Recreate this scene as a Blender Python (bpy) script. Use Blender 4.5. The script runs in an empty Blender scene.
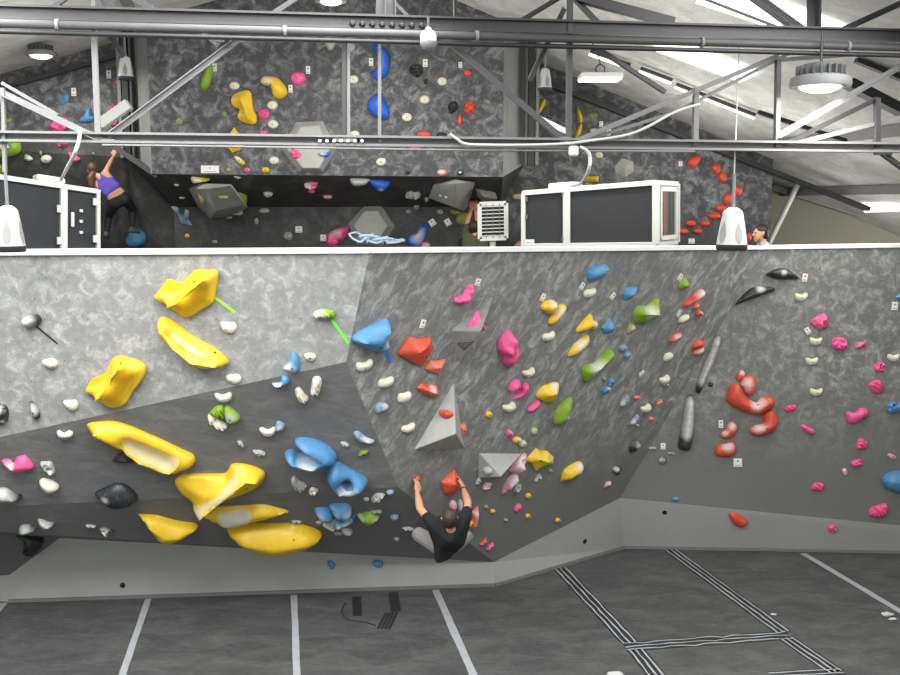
# world, exposure and added fill-light levels of the hall
WORLD = .66; EXPO = .5; FILL = 34
SOFT_FILLS = ((-4.4, 6.4, 6.3, 2.2, 4.5, 400), (-1.2, 6.4, 7.0, 2.4, 5.0, 420), (3.6, 6.5, 6.4, 2.5, 4.0, 200), (-2, 0, 7, 5, 4, 120), (5.3, 12.4, 5.35, 1.2, 3, 50))
import bpy, bmesh, math, random
from mathutils import Vector, Matrix, noise
from mathutils.bvhtree import BVHTree
from mathutils.geometry import delaunay_2d_cdt, intersect_point_line

random.seed(7)
C = bpy.context.scene.collection
F = 1000.0                       # focal length in pixels of a 900 x 675 picture
ZC = 4.7                         # eye height: the photographer stands on a gallery
PITCH = math.radians(7.55)
CAM = Vector((0, 0, ZC))
FWD = Vector((0, math.cos(PITCH), -math.sin(PITCH)))
UPV = Vector((0, math.sin(PITCH), math.cos(PITCH)))

def ray(px, py):
    d = Vector((1, 0, 0)) * ((px - 450) / F) + UPV * ((337.5 - py) / F) + FWD
    return d / d.y
def at(px, py, Y):
    return CAM + ray(px, py) * Y
def onplane(px, py, p, n):
    d = ray(px, py)
    return CAM + d * ((p - CAM).dot(n) / d.dot(n))
def floor_at(px, py, z=0.0):
    return onplane(px, py, Vector((0, 0, z)), Vector((0, 0, 1)))

# ------------------------------------------------------------------ materials
def srgb(h):
    v = [int(h[i:i + 2], 16) / 255 for i in (0, 2, 4)]
    return tuple((c / 12.92 if c <= .04045 else ((c + .055) / 1.055) ** 2.4) for c in v) + (1,)
class NT:
    def __init__(s, name):
        s.m = bpy.data.materials.new(name); s.m.use_nodes = True
        s.t = s.m.node_tree; s.b = s.t.nodes['Principled BSDF']
    def n(s, kind, **kw):
        nd = s.t.nodes.new(kind)
        for k, v in kw.items():
            if k in nd.inputs: nd.inputs[k].default_value = v
            else: setattr(nd, k, v)
        return nd
    def l(s, a, b): s.t.links.new(a, b)
    def math(s, op, a, b=None, c=None, clamp=False):
        nd = s.t.nodes.new('ShaderNodeMath'); nd.operation = op; nd.use_clamp = clamp
        for i, v in enumerate((a, b, c)):
            if v is None: continue
            if isinstance(v, (int, float)): nd.inputs[i].default_value = v
            else: s.l(v, nd.inputs[i])
        return nd.outputs[0]
    def ramp(s, f, a, b):
        nd = s.t.nodes.new('ShaderNodeMapRange'); nd.interpolation_type = 'SMOOTHSTEP'
        s.l(f, nd.inputs[0]); nd.inputs[1].default_value = a; nd.inputs[2].default_value = b
        return nd.outputs[0]
    def mix(s, f, a, b):
        nd = s.t.nodes.new('ShaderNodeMix'); nd.data_type = 'RGBA'
        if isinstance(f, (int, float)): nd.inputs[0].default_value = f
        else: s.l(f, nd.inputs[0])
        for i, v in ((6, a), (7, b)):
            if isinstance(v, tuple): nd.inputs[i].default_value = v
            else: s.l(v, nd.inputs[i])
        return nd.outputs[2]
    def bump(s, h, st=.3, dist=.01):
        nd = s.t.nodes.new('ShaderNodeBump'); nd.inputs['Strength'].default_value = st
        nd.inputs['Distance'].default_value = dist
        s.l(h, nd.inputs['Height']); s.l(nd.outputs[0], s.b.inputs['Normal'])

def simple(name, col, rough=.5, metal=0, var=.08, scale=6, spec=.5):
    k = NT(name)
    tc = k.n('ShaderNodeTexCoord'); nz = k.n('ShaderNodeTexNoise', Scale=scale, Detail=4)
    k.l(tc.outputs['Object'], nz.inputs['Vector'])
    c2 = tuple(min(1, c * (1 + var * 2)) for c in col[:3]) + (1,); c1 = tuple(c * (1 - var * 2) for c in col[:3]) + (1,)
    k.l(k.mix(nz.outputs[0], c1, c2), k.b.inputs['Base Color'])
    k.b.inputs['Roughness'].default_value = rough; k.b.inputs['Metallic'].default_value = metal
    k.b.inputs['Specular IOR Level'].default_value = spec
    return k.m
def emit(name, col, st):
    k = NT(name)
    k.b.inputs['Base Color'].default_value = (.8, .8, .8, 1)
    k.b.inputs['Emission Color'].default_value = col; k.b.inputs['Emission Strength'].default_value = st
    return k.m

def wall_mat(name, base, scuff, chalk_lo, chalk_hi, amt=1.0, shear=0.0, sx=1.0, sy=1.0, dots=True, sc=3.2, fine=.14):
    """painted plywood: cloudy chalk smears (fading out near the floor, where nobody rubs) and a grid of T-nut holes"""
    k = NT(name)
    uv = k.n('ShaderNodeUVMap'); uv.uv_map = 'UVMap'
    tc = k.n('ShaderNodeTexCoord')
    rt = k.n('ShaderNodeMapping'); rt.inputs['Rotation'].default_value = (0, 0, shear); k.l(uv.outputs[0], rt.inputs['Vector'])
    mp = k.n('ShaderNodeMapping'); mp.inputs['Scale'].default_value = (sx, sy, 1); k.l(rt.outputs[0], mp.inputs['Vector'])
    n1 = k.n('ShaderNodeTexNoise', Scale=sc, Detail=5, Roughness=.62, Distortion=.8); k.l(mp.outputs[0], n1.inputs['Vector'])
    n2 = k.n('ShaderNodeTexNoise', Scale=sc * 3.2, Detail=7, Roughness=.7, Distortion=1.4); k.l(mp.outputs[0], n2.inputs['Vector'])
    n3 = k.n('ShaderNodeTexNoise', Scale=.8, Detail=3); k.l(uv.outputs[0], n3.inputs['Vector'])
    a = k.ramp(n1.outputs[0], .40, .74); b = k.ramp(n2.outputs[0], .36, .70); c = k.ramp(n3.outputs[0], .25, .75)
    f = k.math('MULTIPLY', a, k.math('MULTIPLY_ADD', b, .55, .45))
    f = k.math('MULTIPLY', f, k.math('MULTIPLY_ADD', c, .6, .5))
    sep = k.n('ShaderNodeSeparateXYZ'); k.l(tc.outputs['Object'], sep.inputs[0])
    hz = k.ramp(sep.outputs[2], chalk_lo, chalk_hi)
    f = k.math('MULTIPLY', k.math('MULTIPLY', f, hz), amt, clamp=True)
    fine = k.math('MULTIPLY', k.math('MULTIPLY', b, hz), fine * amt)
    f = k.math('ADD', f, fine, clamp=True)
    big = k.mix(n3.outputs[0], tuple(x * .9 for x in base[:3]) + (1,), tuple(x * 1.1 for x in base[:3]) + (1,))
    col = k.mix(f, big, scuff)
    if dots:
        su = k.n('ShaderNodeSeparateXYZ'); k.l(uv.outputs[0], su.inputs[0])
        S = .21
        row = k.math('FLOOR', k.math('DIVIDE', su.outputs[1], S))
        u = k.math('ADD', k.math('DIVIDE', su.outputs[0], S), k.math('MULTIPLY', row, .37))
        fu = k.math('SUBTRACT', k.math('FRACT', u), .5)
        fv = k.math('SUBTRACT', k.math('FRACT', k.math('DIVIDE', su.outputs[1], S)), .5)
        r = k.math('SQRT', k.math('ADD', k.math('MULTIPLY', fu, fu), k.math('MULTIPLY', fv, fv)))
        d = k.math('MULTIPLY', k.math('LESS_THAN', r, .026), .75)
        col = k.mix(d, col, (.03, .03, .03, 1))
    k.l(col, k.b.inputs['Base Color'])
    k.b.inputs['Roughness'].default_value = .62; k.b.inputs['Specular IOR Level'].default_value = .3
    k.bump(n2.outputs[0], .12, .004)
    return k.m

def hold_mat(name, col, rough=.5, chalkcol=(.70, .68, .64, 1), amt=.85):
    """cast resin, with chalk rubbed on where hands go (the mesh attribute 'chalk')"""
    k = NT(name)
    at_ = k.n('ShaderNodeAttribute'); at_.attribute_name = 'chalk'
    tc = k.n('ShaderNodeTexCoord')
    nz = k.n('ShaderNodeTexNoise', Scale=38, Detail=6, Roughness=.7); k.l(tc.outputs['Object'], nz.inputs['Vector'])
    nb = k.n('ShaderNodeTexNoise', Scale=5, Detail=3); k.l(tc.outputs['Object'], nb.inputs['Vector'])
    base = k.mix(nb.outputs[0], tuple(c * .82 for c in col[:3]) + (1,), tuple(min(1, c * 1.15) for c in col[:3]) + (1,))
    f = k.math('MULTIPLY', k.math('MULTIPLY', at_.outputs['Fac'], k.math('MULTIPLY_ADD', nz.outputs[0], .9, .45)), amt, clamp=True)
    base = k.mix(k.math('MULTIPLY', k.ramp(nz.outputs[0], .52, .75), .16), base, chalkcol)
    k.l(k.mix(f, base, chalkcol), k.b.inputs['Base Color'])
    k.b.inputs['Roughness'].default_value = rough
    k.bump(nz.outputs[0], .15, .004)
    return k.m

HM = {
 'Y': hold_mat('yellow_resin', srgb('DDB622'), .42), 'B': hold_mat('light_blue_resin', srgb('4C84AE'), .5),
 'U': hold_mat('royal_blue_resin', srgb('1F5CC0'), .45), 'P': hold_mat('pink_resin', srgb('E2568E'), .5),
 'R': hold_mat('orange_red_resin', srgb('CE4C32'), .45), 'G': hold_mat('green_resin', srgb('7A9A22'), .5),
 'K': hold_mat('black_resin', srgb('26272A'), .4), 'W': hold_mat('cream_resin', srgb('D8D2BC'), .6),
 'S': hold_mat('chalky_grey_resin', srgb('A9A9A4'), .65), 'L': hold_mat('pale_pink_resin', srgb('D99AA8'), .6),
 'D': hold_mat('slate_blue_resin', srgb('7F93A6'), .6), 'O': hold_mat('olive_resin', srgb('8E8C4C'), .55),
 'A': hold_mat('sandy_grip', srgb('C9B88A'), .8), 'T': hold_mat('deep_yellow_resin', srgb('CFA018'), .3),
 'H': hold_mat('pale_grip', srgb('C2BDAC'), .8), 'Q': hold_mat('coral_resin', srgb('E2765E'), .55),
}
PM = {('Y', 'A'): hold_mat('yellow_worn_sandy', srgb('DDB622'), .75, srgb('CDBE8E'), 1.1), ('Y', 'H'): hold_mat('yellow_worn_pale', srgb('DDB622'), .75, srgb('C4BFAE'), 1.15),
      ('Y', 'T'): hold_mat('yellow_gloss', srgb('DDB622'), .28, srgb('C2920E'), 1.0), ('B', 'K'): hold_mat('blue_hollow_shade', srgb('4C84AE'), .7, srgb('55524E'), 1.1)}  # last one paints the shade of a scooped hollow as a dark fade
M = dict(
 vol=wall_mat('volume_grey', srgb('84847F'), srgb('A8A8A4'), -9, -8, .6, dots=False, sc=5),
 vol_pale=wall_mat('volume_pale_grey', srgb('A2A29C'), srgb('BEBEBA'), -9, -8, .6, dots=False, sc=5),
 bolt=simple('black_bolt', srgb('161616'), .4), steel=simple('grey_painted_steel', srgb('505050'), .65, .1, spec=.3),
 steel_l=simple('light_painted_steel', srgb('727270'), .65, .0, spec=.3), steel_d=simple('dark_painted_steel', srgb('3A3939'), .5, .2),
 black=simple('black_steel', srgb('1D1D1E'), .5), pipe=simple('grey_pipe', srgb('4A4A49'), .55, .1, spec=.3),
 white=simple('white_plastic', srgb('DCDCD6'), .45, var=.03), white_al=simple('white_aluminium', srgb('C8C8C2'), .4, var=.03),
 panel=simple('charcoal_panel', srgb('37383A'), .75, var=.05, spec=.15), rubber=simple('black_rubber', srgb('242424'), .6),
 grey_pl=simple('grey_plastic', srgb('9B9B98'), .5), cap=simple('white_coping', srgb('E6E5DF'), .5, var=.04),
 skin=simple('skin', srgb('C99272'), .55, var=.05), hair=simple('brown_hair', srgb('3A2A20'), .6, var=.2, scale=40),
 hair_b=simple('black_hair', srgb('1B1716'), .55, var=.2, scale=40),
 hair_l=simple('chestnut_hair', srgb('5A3A28'), .55, var=.2, scale=40),
 tee=simple('black_cotton', srgb('121315'), .9), pants=simple('grey_cotton', srgb('7E7C7A'), .9, var=.12),
 purple=simple('purple_knit', srgb('5A48A8'), .8), tights=simple('black_tights', srgb('15161A'), .7),
 olive=simple('olive_cotton', srgb('4E5238'), .9), greytee=simple('grey_cotton_tee', srgb('A4A5A8'), .9),
 shoe=simple('grey_shoe', srgb('4A4A4C'), .6), shoe_w=simple('white_sole', srgb('C9C9C6'), .6),
 tape_w=simple('pale_grey_tape', srgb('9C9EA0'), .6, var=.1), tape_k=simple('black_tape', srgb('232426'), .6),
 tape_lime=simple('lime_tape', srgb('A6E820'), .5), tape_green=simple('bright_green_tape', srgb('6FD84A'), .5),
 tape_blue=simple('blue_tape', srgb('2F6FC0'), .5), tape_db=simple('slate_tape', srgb('7890A4'), .5),
 rope_b=simple('blue_rope', srgb('8C9CAE'), .8, var=.2, scale=60), cable=simple('white_cable', srgb('B4B4AE'), .5),
 logo=simple('black_print', srgb('2B2B2B'), .5), tag=simple('white_tag', srgb('DEDCD2'), .5, var=.03),
 lamp=emit('lit_diffuser', (1, .97, .88, 1), 9), strip=emit('lit_tube', (1, .98, .94, 1), 2.2),
 skylight=emit('skylight_sheet', (1, 1, .99, 1), 2.4), red=simple('red_print', srgb('C04038'), .5),
 stripe=simple('rust_slat', srgb('7E5C4C'), .6, var=.2, scale=30),
 spk=simple('speaker_white', srgb('B6B6AF'), .5, var=.04), drop=simple('recess_grey', srgb('84847F'), .6), rim=simple('lamp_casting', srgb('6E6E6C'), .5),
 grub=simple('grey_dust', srgb('B5B5B2'), .9),
)

# ------------------------------------------------------------------ object helpers
def tag(o, label=None, cat=None, group=None, kind=None):
    if label: o['label'] = label
    if cat: o['category'] = cat
    if group: o['group'] = group
    if kind: o['kind'] = kind
    return o
def empty(name, loc, label=None, cat=None, group=None):
    o = bpy.data.objects.new(name, None); C.objects.link(o); o.location = loc; o.empty_display_size = .05
    return tag(o, label, cat, group)
def link(name, me, mat, parent=None, smooth=True, sharp=None):
    if mat: me.materials.append(mat)
    if smooth:
        for p in me.polygons: p.use_smooth = True
        if sharp: me.set_sharp_from_angle(angle=math.radians(sharp))
    o = bpy.data.objects.new(name, me); C.objects.link(o)
    if parent:
        o.parent = parent
        o.matrix_parent_inverse = Matrix.Translation(parent.location).inverted() if parent.type == 'EMPTY' else parent.matrix_basis.inverted()
    return o
def wloc(o):
    return o.location + (wloc(o.parent) if o.parent else Vector())
def obj(name, bm, mat, parent=None, smooth=False, sharp=None, origin=None):
    """bmesh in world coordinates -> one linked mesh object whose origin is its own centre"""
    bmesh.ops.recalc_face_normals(bm, faces=bm.faces)
    vs = [v.co for v in bm.verts]
    c = origin or sum(vs, Vector()) / max(1, len(vs))
    if parent is not None and parent.type != 'EMPTY': c = wloc(parent)
    for v in bm.verts: v.co -= c
    me = bpy.data.meshes.new(name); bm.to_mesh(me); bm.free()
    if mat: me.materials.append(mat)
    if smooth:
        for p in me.polygons: p.use_smooth = True
        if sharp: me.set_sharp_from_angle(angle=math.radians(sharp))
    o = bpy.data.objects.new(name, me); C.objects.link(o)
    o.location = c
    if parent is not None:
        o.parent = parent; o.location = c - wloc(parent)
    return o
def add_box(bm, c, x, y, z):
    """box from centre and three half-axis vectors"""
    vs = [bm.verts.new(c + x * sx + y * sy + z * sz) for sx in (-1, 1) for sy in (-1, 1) for sz in (-1, 1)]
    for f in ((0, 1, 3, 2), (4, 6, 7, 5), (0, 4, 5, 1), (2, 3, 7, 6), (0, 2, 6, 4), (1, 5, 7, 3)):
        bm.faces.new([vs[i] for i in f])
    return vs
def add_beam(bm, a, b, w, d, up=Vector((0, 1, 0))):
    """bar from a to b; w across (in the truss plane), d along `up`"""
    t = (b - a); L = t.length; t.normalize()
    y = (up - t * up.dot(t)).normalized(); x = t.cross(y)
    add_box(bm, (a + b) / 2, t * L / 2, x * w / 2, y * d / 2)
def add_angle(bm, a, b, w, d, up=Vector((0, 1, 0))):
    """L-section steel: two thin legs, so it catches light along its edge"""
    t = (b - a); L = t.length; t.normalize()
    y = (up - t * up.dot(t)).normalized(); x = t.cross(y)
    c = (a + b) / 2; th = max(.006, w * .16)
    add_box(bm, c + y * (-d / 2 + th / 2), t * L / 2, x * w / 2, y * th / 2)
    add_box(bm, c + x * (w / 2 - th / 2), t * L / 2, x * th / 2, y * d / 2)
def add_tube(bm, pts, r, n=8, caps=True):
    rings = []; prev = None
    for i, p in enumerate(pts):
        a = pts[max(0, i - 1)]; b = pts[min(len(pts) - 1, i + 1)]
        t = (b - a).normalized()
        if prev is None:
            u = t.orthogonal().normalized()
        else:
            u = (prev - t * prev.dot(t)).normalized()
        prev = u; w = t.cross(u)
        rr = r[i] if isinstance(r, (list, tuple)) else r
        rings.append([bm.verts.new(p + (u * math.cos(k * 2 * math.pi / n) + w * math.sin(k * 2 * math.pi / n)) * rr) for k in range(n)])
    for A, B in zip(rings, rings[1:]):
        for k in range(n):
            bm.faces.new((A[k], A[(k + 1) % n], B[(k + 1) % n], B[k]))
    if caps:
        bm.faces.new(rings[0]); bm.faces.new(rings[-1][::-1])
def add_lathe(bm, c, prof, n=24, axis=Vector((0, 0, 1))):
    u = axis.orthogonal().normalized(); w = axis.cross(u); rings = []
    for r, z in prof:
        rings.append([bm.verts.new(c + axis * z + (u * math.cos(k * 2 * math.pi / n) + w * math.sin(k * 2 * math.pi / n)) * max(r, .0005)) for k in range(n)])
    for A, B in zip(rings, rings[1:]):
        for k in range(n):
            bm.faces.new((A[k], A[(k + 1) % n], B[(k + 1) % n], B[k]))
    bm.faces.new(rings[0][::-1]); bm.faces.new(rings[-1])
def spline(pts, per=6):
    out = []; n = len(pts)
    for i in range(n - 1):
        p0 = pts[max(0, i - 1)]; p1 = pts[i]; p2 = pts[i + 1]; p3 = pts[min(n - 1, i + 2)]
        for k in range(per):
            t = k / per
            out.append(.5 * ((2 * p1) + (p2 - p0) * t + (2 * p0 - 5 * p1 + 4 * p2 - p3) * t * t + (3 * p1 - p0 - 3 * p2 + p3) * t ** 3))
    out.append(pts[-1]); return out

# ------------------------------------------------------------------ the climbing walls
SURF_V = []; SURF_F = []          # everything a hold can be bolted to
def surface(name, pts, mat, tris=None, register=True, kind='structure', label=None):
    """one facet of wall: polygon of world points, UVs in metres along the facet"""
    tris = tris or [(0, i, i + 1) for i in range(1, len(pts) - 1)]
    bm = bmesh.new(); vs = [bm.verts.new(p) for p in pts]
    fs = [bm.faces.new([vs[i] for i in t]) for t in (tris or [tuple(range(len(pts)))])]
    n = Vector()
    for f in fs:
        f.normal_update(); n += f.normal
    if n.dot(CAM - pts[0]) < 0:  # unseen point lights added to brighten the ceiling, gable and under-bay volumes
        for f in fs: f.normal_flip()
        n = -n
    n.normalize()
    v = (Vector((0, 0, 1)) - n * n.z).normalized() if abs(n.z) < .99 else Vector((0, 1, 0)); u = v.cross(n)
    lay = bm.loops.layers.uv.new('UVMap')
    for f in bm.faces:
        for l in f.loops: l[lay].uv = (l.vert.co.dot(u), l.vert.co.dot(v))
    if register:
        b = len(SURF_V); SURF_V.extend([p.copy() for p in pts])
        SURF_F.extend([[b + i for i in t] for t in (tris or [tuple(range(len(pts)))])])
    me = bpy.data.meshes.new(name); bm.to_mesh(me); bm.free(); me.materials.append(mat)
    o = bpy.data.objects.new(name, me); C.objects.link(o); o['kind'] = kind
    if label: o['label'] = label
    return o

def plane3(a, b, c):
    n = (b - a).cross(c - a).normalized()
    return a, (n if n.dot(CAM - a) > 0 else -n)

# key corners of the front wall (position in the picture, distance)
A_ = at(370, 250, 9.9); B_ = at(767, 247, 13.6)
T0 = at(-230, 253.3, 9.6); T3 = at(1100, 242.1, 13.08)
g0 = floor_at(495, 586); G_ = onplane(494, 562, g0, Vector((0, -1, 0)))
cp, cn = plane3(A_, B_, G_)
C_ = onplane(346, 362, cp, cn); F_ = onplane(398, 487, cp, cn); H_ = onplane(620, 498, cp, cn)
l1p, l1n = plane3(T0, A_, C_)
D_ = onplane(-230, 486.8, l1p, l1n)
l2p, l2n = plane3(C_, D_, F_)
M_ = onplane(-230, 518, l2p, l2n)
k0 = floor_at(60, 600); K1 = onplane(60, 538, k0, Vector((0, -1, 0)))
k9 = floor_at(9, 602); K0 = at(9, 575, k9.y - .02); KL = at(-230, 588, k9.y + .7); kl0 = floor_at(-230, 612)
kl0 = Vector((KL.x, KL.y, 0))
h0 = floor_at(624, 548); R_ = at(1100, 545, floor_at(1100, 556.6).y + (H_.y - h0.y) * .17); r0 = floor_at(1100, 556.6)

WL = wall_mat('front_wall_paint_lit', srgb('82827F'), srgb('BCBCB8'), 1.7, 2.6, 1.0, sc=8.0)  # one grey paint; this facet's stronger light is put into the colour
WC = wall_mat('front_wall_paint_centre_dimmed', srgb('6E6E6B'), srgb('B4B4B0'), .9, 2.3, 1.2, shear=-.9, sx=.7, sy=1.4, sc=6.5)  # same paint, darkened for the dimmer oblique facet
WD = wall_mat('front_wall_paint_overhang_shaded', srgb('6A6A68'), srgb('A6A6A2'), .6, 2.2, .5, shear=.12, sx=.6, sy=1.7, sc=4.6)  # same paint, with the overhang's shade put into the colour
WR = wall_mat('front_wall_paint_right_shaded', srgb('686864'), srgb('B4B4AE'), 1.0, 2.6, .95, sc=7.0)  # same paint, darkened because less light reaches this facet
KICK = wall_mat('kickboard_paint', srgb('A2A29D'), srgb('B2B2AE'), -9, -8, .35, dots=False)
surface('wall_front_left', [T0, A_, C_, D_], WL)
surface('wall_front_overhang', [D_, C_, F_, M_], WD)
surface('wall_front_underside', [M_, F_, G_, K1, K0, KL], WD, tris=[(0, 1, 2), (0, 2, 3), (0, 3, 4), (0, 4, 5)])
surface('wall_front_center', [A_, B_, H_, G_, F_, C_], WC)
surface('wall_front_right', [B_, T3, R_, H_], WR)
surface('baseboard_left', [K0, K1, G_, g0, k9], KICK, tris=[(0, 1, 4), (1, 3, 4), (1, 2, 3)])
surface('baseboard_far_left', [KL, K0, k9, kl0], KICK)
surface('baseboard_center', [G_, H_, h0, g0], KICK)
surface('baseboard_right', [H_, R_, r0, h0], KICK)

# coping along the top of the front wall
def coping(name, a, b, ov=.05):
    bm = bmesh.new()
    d = (b - a).normalized(); n = Vector((d.y, -d.x, 0)).normalized()
    if n.y > 0: n = -n
    a2, b2 = a + n * .03, b + n * .03
    zz = Vector((0, 0, .042)); bk = -n * .42
    vs = [bm.verts.new(p) for p in (a2, b2, b2 + zz, a2 + zz, a2 + bk, b2 + bk, b2 + bk + zz, a2 + bk + zz)]
    for f in ((0, 1, 2, 3), (4, 7, 6, 5), (3, 2, 6, 7), (0, 4, 5, 1), (0, 3, 7, 4), (1, 5, 6, 2)): bm.faces.new([vs[i] for i in f])
    o = obj(name, bm, M['cap']); o['kind'] = 'structure'
lo = Vector((0, 0, -.03))
coping('trim_1', T0 + lo, A_ + lo); coping('trim_2', A_ + lo, B_ + lo); coping('trim_3', B_ + lo, T3 + lo)
# narrow pale batten where kickboard meets mat
def batten(name, a, b):
    bm = bmesh.new(); d = (b - a).normalized(); n = Vector((d.y, -d.x, 0))
    if n.y > 0: n = -n
    add_box(bm, (a + b) / 2 + n * .012 + Vector((0, 0, .018)), (b - a) / 2, n * .014, Vector((0, 0, .018)))
    obj(name, bm, M['steel_l'])['kind'] = 'structure'
batten('trim_4', k9, g0); batten('trim_5', g0, h0); batten('trim_6', h0, r0)

# upper deck behind the wall, and the back walls up there
DZ = 3.5
WB = wall_mat('back_wall_paint', srgb('424243'), srgb('929293'), 4.0, 4.7, 1.35, sc=6.0, fine=.08)
WBD = wall_mat('back_wall_shaded', srgb('3C3C3B'), srgb('828280'), 3.6, 4.4, .45, sc=2.6)  # shade of the overhung lower facets put into a darker base colour
RET = wall_mat('bay_return_paint', srgb('7E7E7C'), srgb('A8A8A6'), -9, -8, .5, sx=1.5, sy=.3, dots=False)
surface('floor_upper', [Vector((-9, 18.5, DZ)), Vector((-9, 10.45, DZ)), Vector((-1.1, 10.5, DZ)), Vector((4.1, 14.05, DZ)), Vector((9, 14.3, DZ)), Vector((9, 18.5, DZ))],
        simple('deck_mat', srgb('4A4A4A'), .8), register=False)
b1, b2 = at(152, 174, 15.0), at(503, 177, 15.0)
up = lambda p, z: Vector((p.x, p.y, z))
surface('wall_back_bay', [b1, b2, up(b2, 9.2), up(b1, 9.2)], WB)
c1, c2 = at(132, 160, 15.7), at(529, 161, 15.7)
surface('wall_back_return_left', [b1, c1, up(c1, 9), up(b1, 9)], RET)
surface('wall_back_return_right', [b2, c2, up(c2, 9), up(b2, 9)], RET)
u1, u2 = at(174, 207, 16.5), at(500, 207, 16.5)
surface('wall_back_bay_underside', [b1, b2, u2, u1], WBD)
surface('wall_back_lower', [u1, u2, up(u2, DZ), up(u1, DZ)], WBD)
l0, l1 = at(-150, 141, 16.0), at(100, 139, 16.0)
surface('wall_back_left', [l0, l1, at(132, 160, 16.0), Vector((at(132, 160, 16.0).x, 16.0, 9)), up(l0, 9)], WB)
m1 = at(124, 157, 15.95); dl0 = at(-150, 250, 16.9); dl1 = at(104, 250, 16.9)
surface('wall_back_left_lower', [l0, l1, m1, up(dl1, DZ) + Vector((0, 0, 0)), up(dl0, DZ)], WBD)
surface('wall_back_left_facet', [m1, b1, u1, up(u1, DZ), up(dl1, DZ)], WBD, tris=[(0, 1, 2), (0, 2, 3), (0, 3, 4)])
rr0 = at(500, 207, 16.5); rA = at(500, 178, 16.35); re = at(773, 165, 16.5)
surface('wall_back_right', [up(u2, DZ), u2, Vector((u2.x, 16.5, 8.2)), Vector((re.x, 16.5, 8.2)), up(re, DZ)], WB)
surface('wall_back_right_soffit', [b2, c2, Vector((c2.x, 16.5, c2.z)), u2], WBD)

BVH = None
def hit(px, py):
    d = ray(px, py).normalized()
    loc, n, i, dist = BVH.ray_cast(CAM, d)
    if loc is None: raise ValueError('no wall at %s %s' % (px, py))
    if n.dot(d) > 0: n = -n
    return loc, n
def rebuild():
    global BVH
    BVH = BVHTree.FromPolygons(SURF_V, SURF_F)
rebuild()

# ------------------------------------------------------------------ crops used when measuring positions
CROPS = dict(a=(0, 250), b=(140, 250), c=(280, 250), d=(420, 250), e=(530, 250), f=(660, 250), g=(740, 250),
             h=(0, 360), i=(140, 360), j=(280, 360), k=(420, 360), l=(530, 360), m=(660, 360), n=(740, 360),
             o=(0, 470), p=(140, 470), q=(280, 470), r=(400, 460), s=(530, 460), t=(660, 470), u=(740, 470))
SC = {k: 5.625 for k in CROPS}
for k, v in dict(A=(0, 0), B=(225, 0), C=(450, 0), D=(675, 0)).items(): CROPS[k] = v; SC[k] = 3.969
for k, v in dict(E=(0, 120), F=(180, 120), G=(360, 120), H=(500, 120), I=(660, 120)).items(): CROPS[k] = v; SC[k] = 4.5
def cp_(c, x, y): return (CROPS[c][0] + x / SC[c], CROPS[c][1] + y / SC[c])
def parse(c, s): return [cp_(c, *map(float, t.split(',')[:2])) for t in s.split()]
REG = []            # everything that needs a label: [obj, desc, px, py, group]
LAND = []           # landmarks: (px, py, short name)
# ------------------------------------------------------------------ holds
def seg_d(p, a, b):
    ab = b - a; L = ab.length_squared
    t = 0 if L == 0 else max(0, min(1, (p - a).dot(ab) / L))
    return (p - (a + ab * t)).length
def loop_d(p, ps): return min(seg_d(p, ps[i], ps[(i + 1) % len(ps)]) for i in range(len(ps)))
def line_d(p, ps):
    return (p - ps[0]).length if len(ps) == 1 else min(seg_d(p, ps[i], ps[i + 1]) for i in range(len(ps) - 1))
def inside(p, ps):
    r = False; j = len(ps) - 1
    for i in range(len(ps)):
        a, b = ps[i], ps[j]
        if (a.y > p.y) != (b.y > p.y) and p.x < (b.x - a.x) * (p.y - a.y) / (b.y - a.y) + a.x: r = not r
        j = i
    return r
def rounded(ps, per):
    n = len(ps); out = []
    for i in range(n):
        p0, p1, p2, p3 = ps[i - 1], ps[i], ps[(i + 1) % n], ps[(i + 2) % n]
        for k in range(per):
            t = k / per
            out.append(.5 * ((2 * p1) + (p2 - p0) * t + (2 * p0 - 5 * p1 + 4 * p2 - p3) * t * t + (3 * p1 - p0 - 3 * p2 + p3) * t ** 3))
    return out
def cornered(ps, per):
    """straight sides, corners cut a little"""
    n = len(ps); out = []
    for i in range(n):
        p0, p1, p2 = ps[i - 1], ps[i], ps[(i + 1) % n]
        for q, t in ((p0, .14), (p0, .04)): out.append(p1 + (q - p1) * t)
        for t in (.04, .14): out.append(p1 + (p2 - p1) * t)
        for k in range(1, per): out.append(p1 + (p2 - p1) * (.14 + .72 * k / per))
    return out

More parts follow.
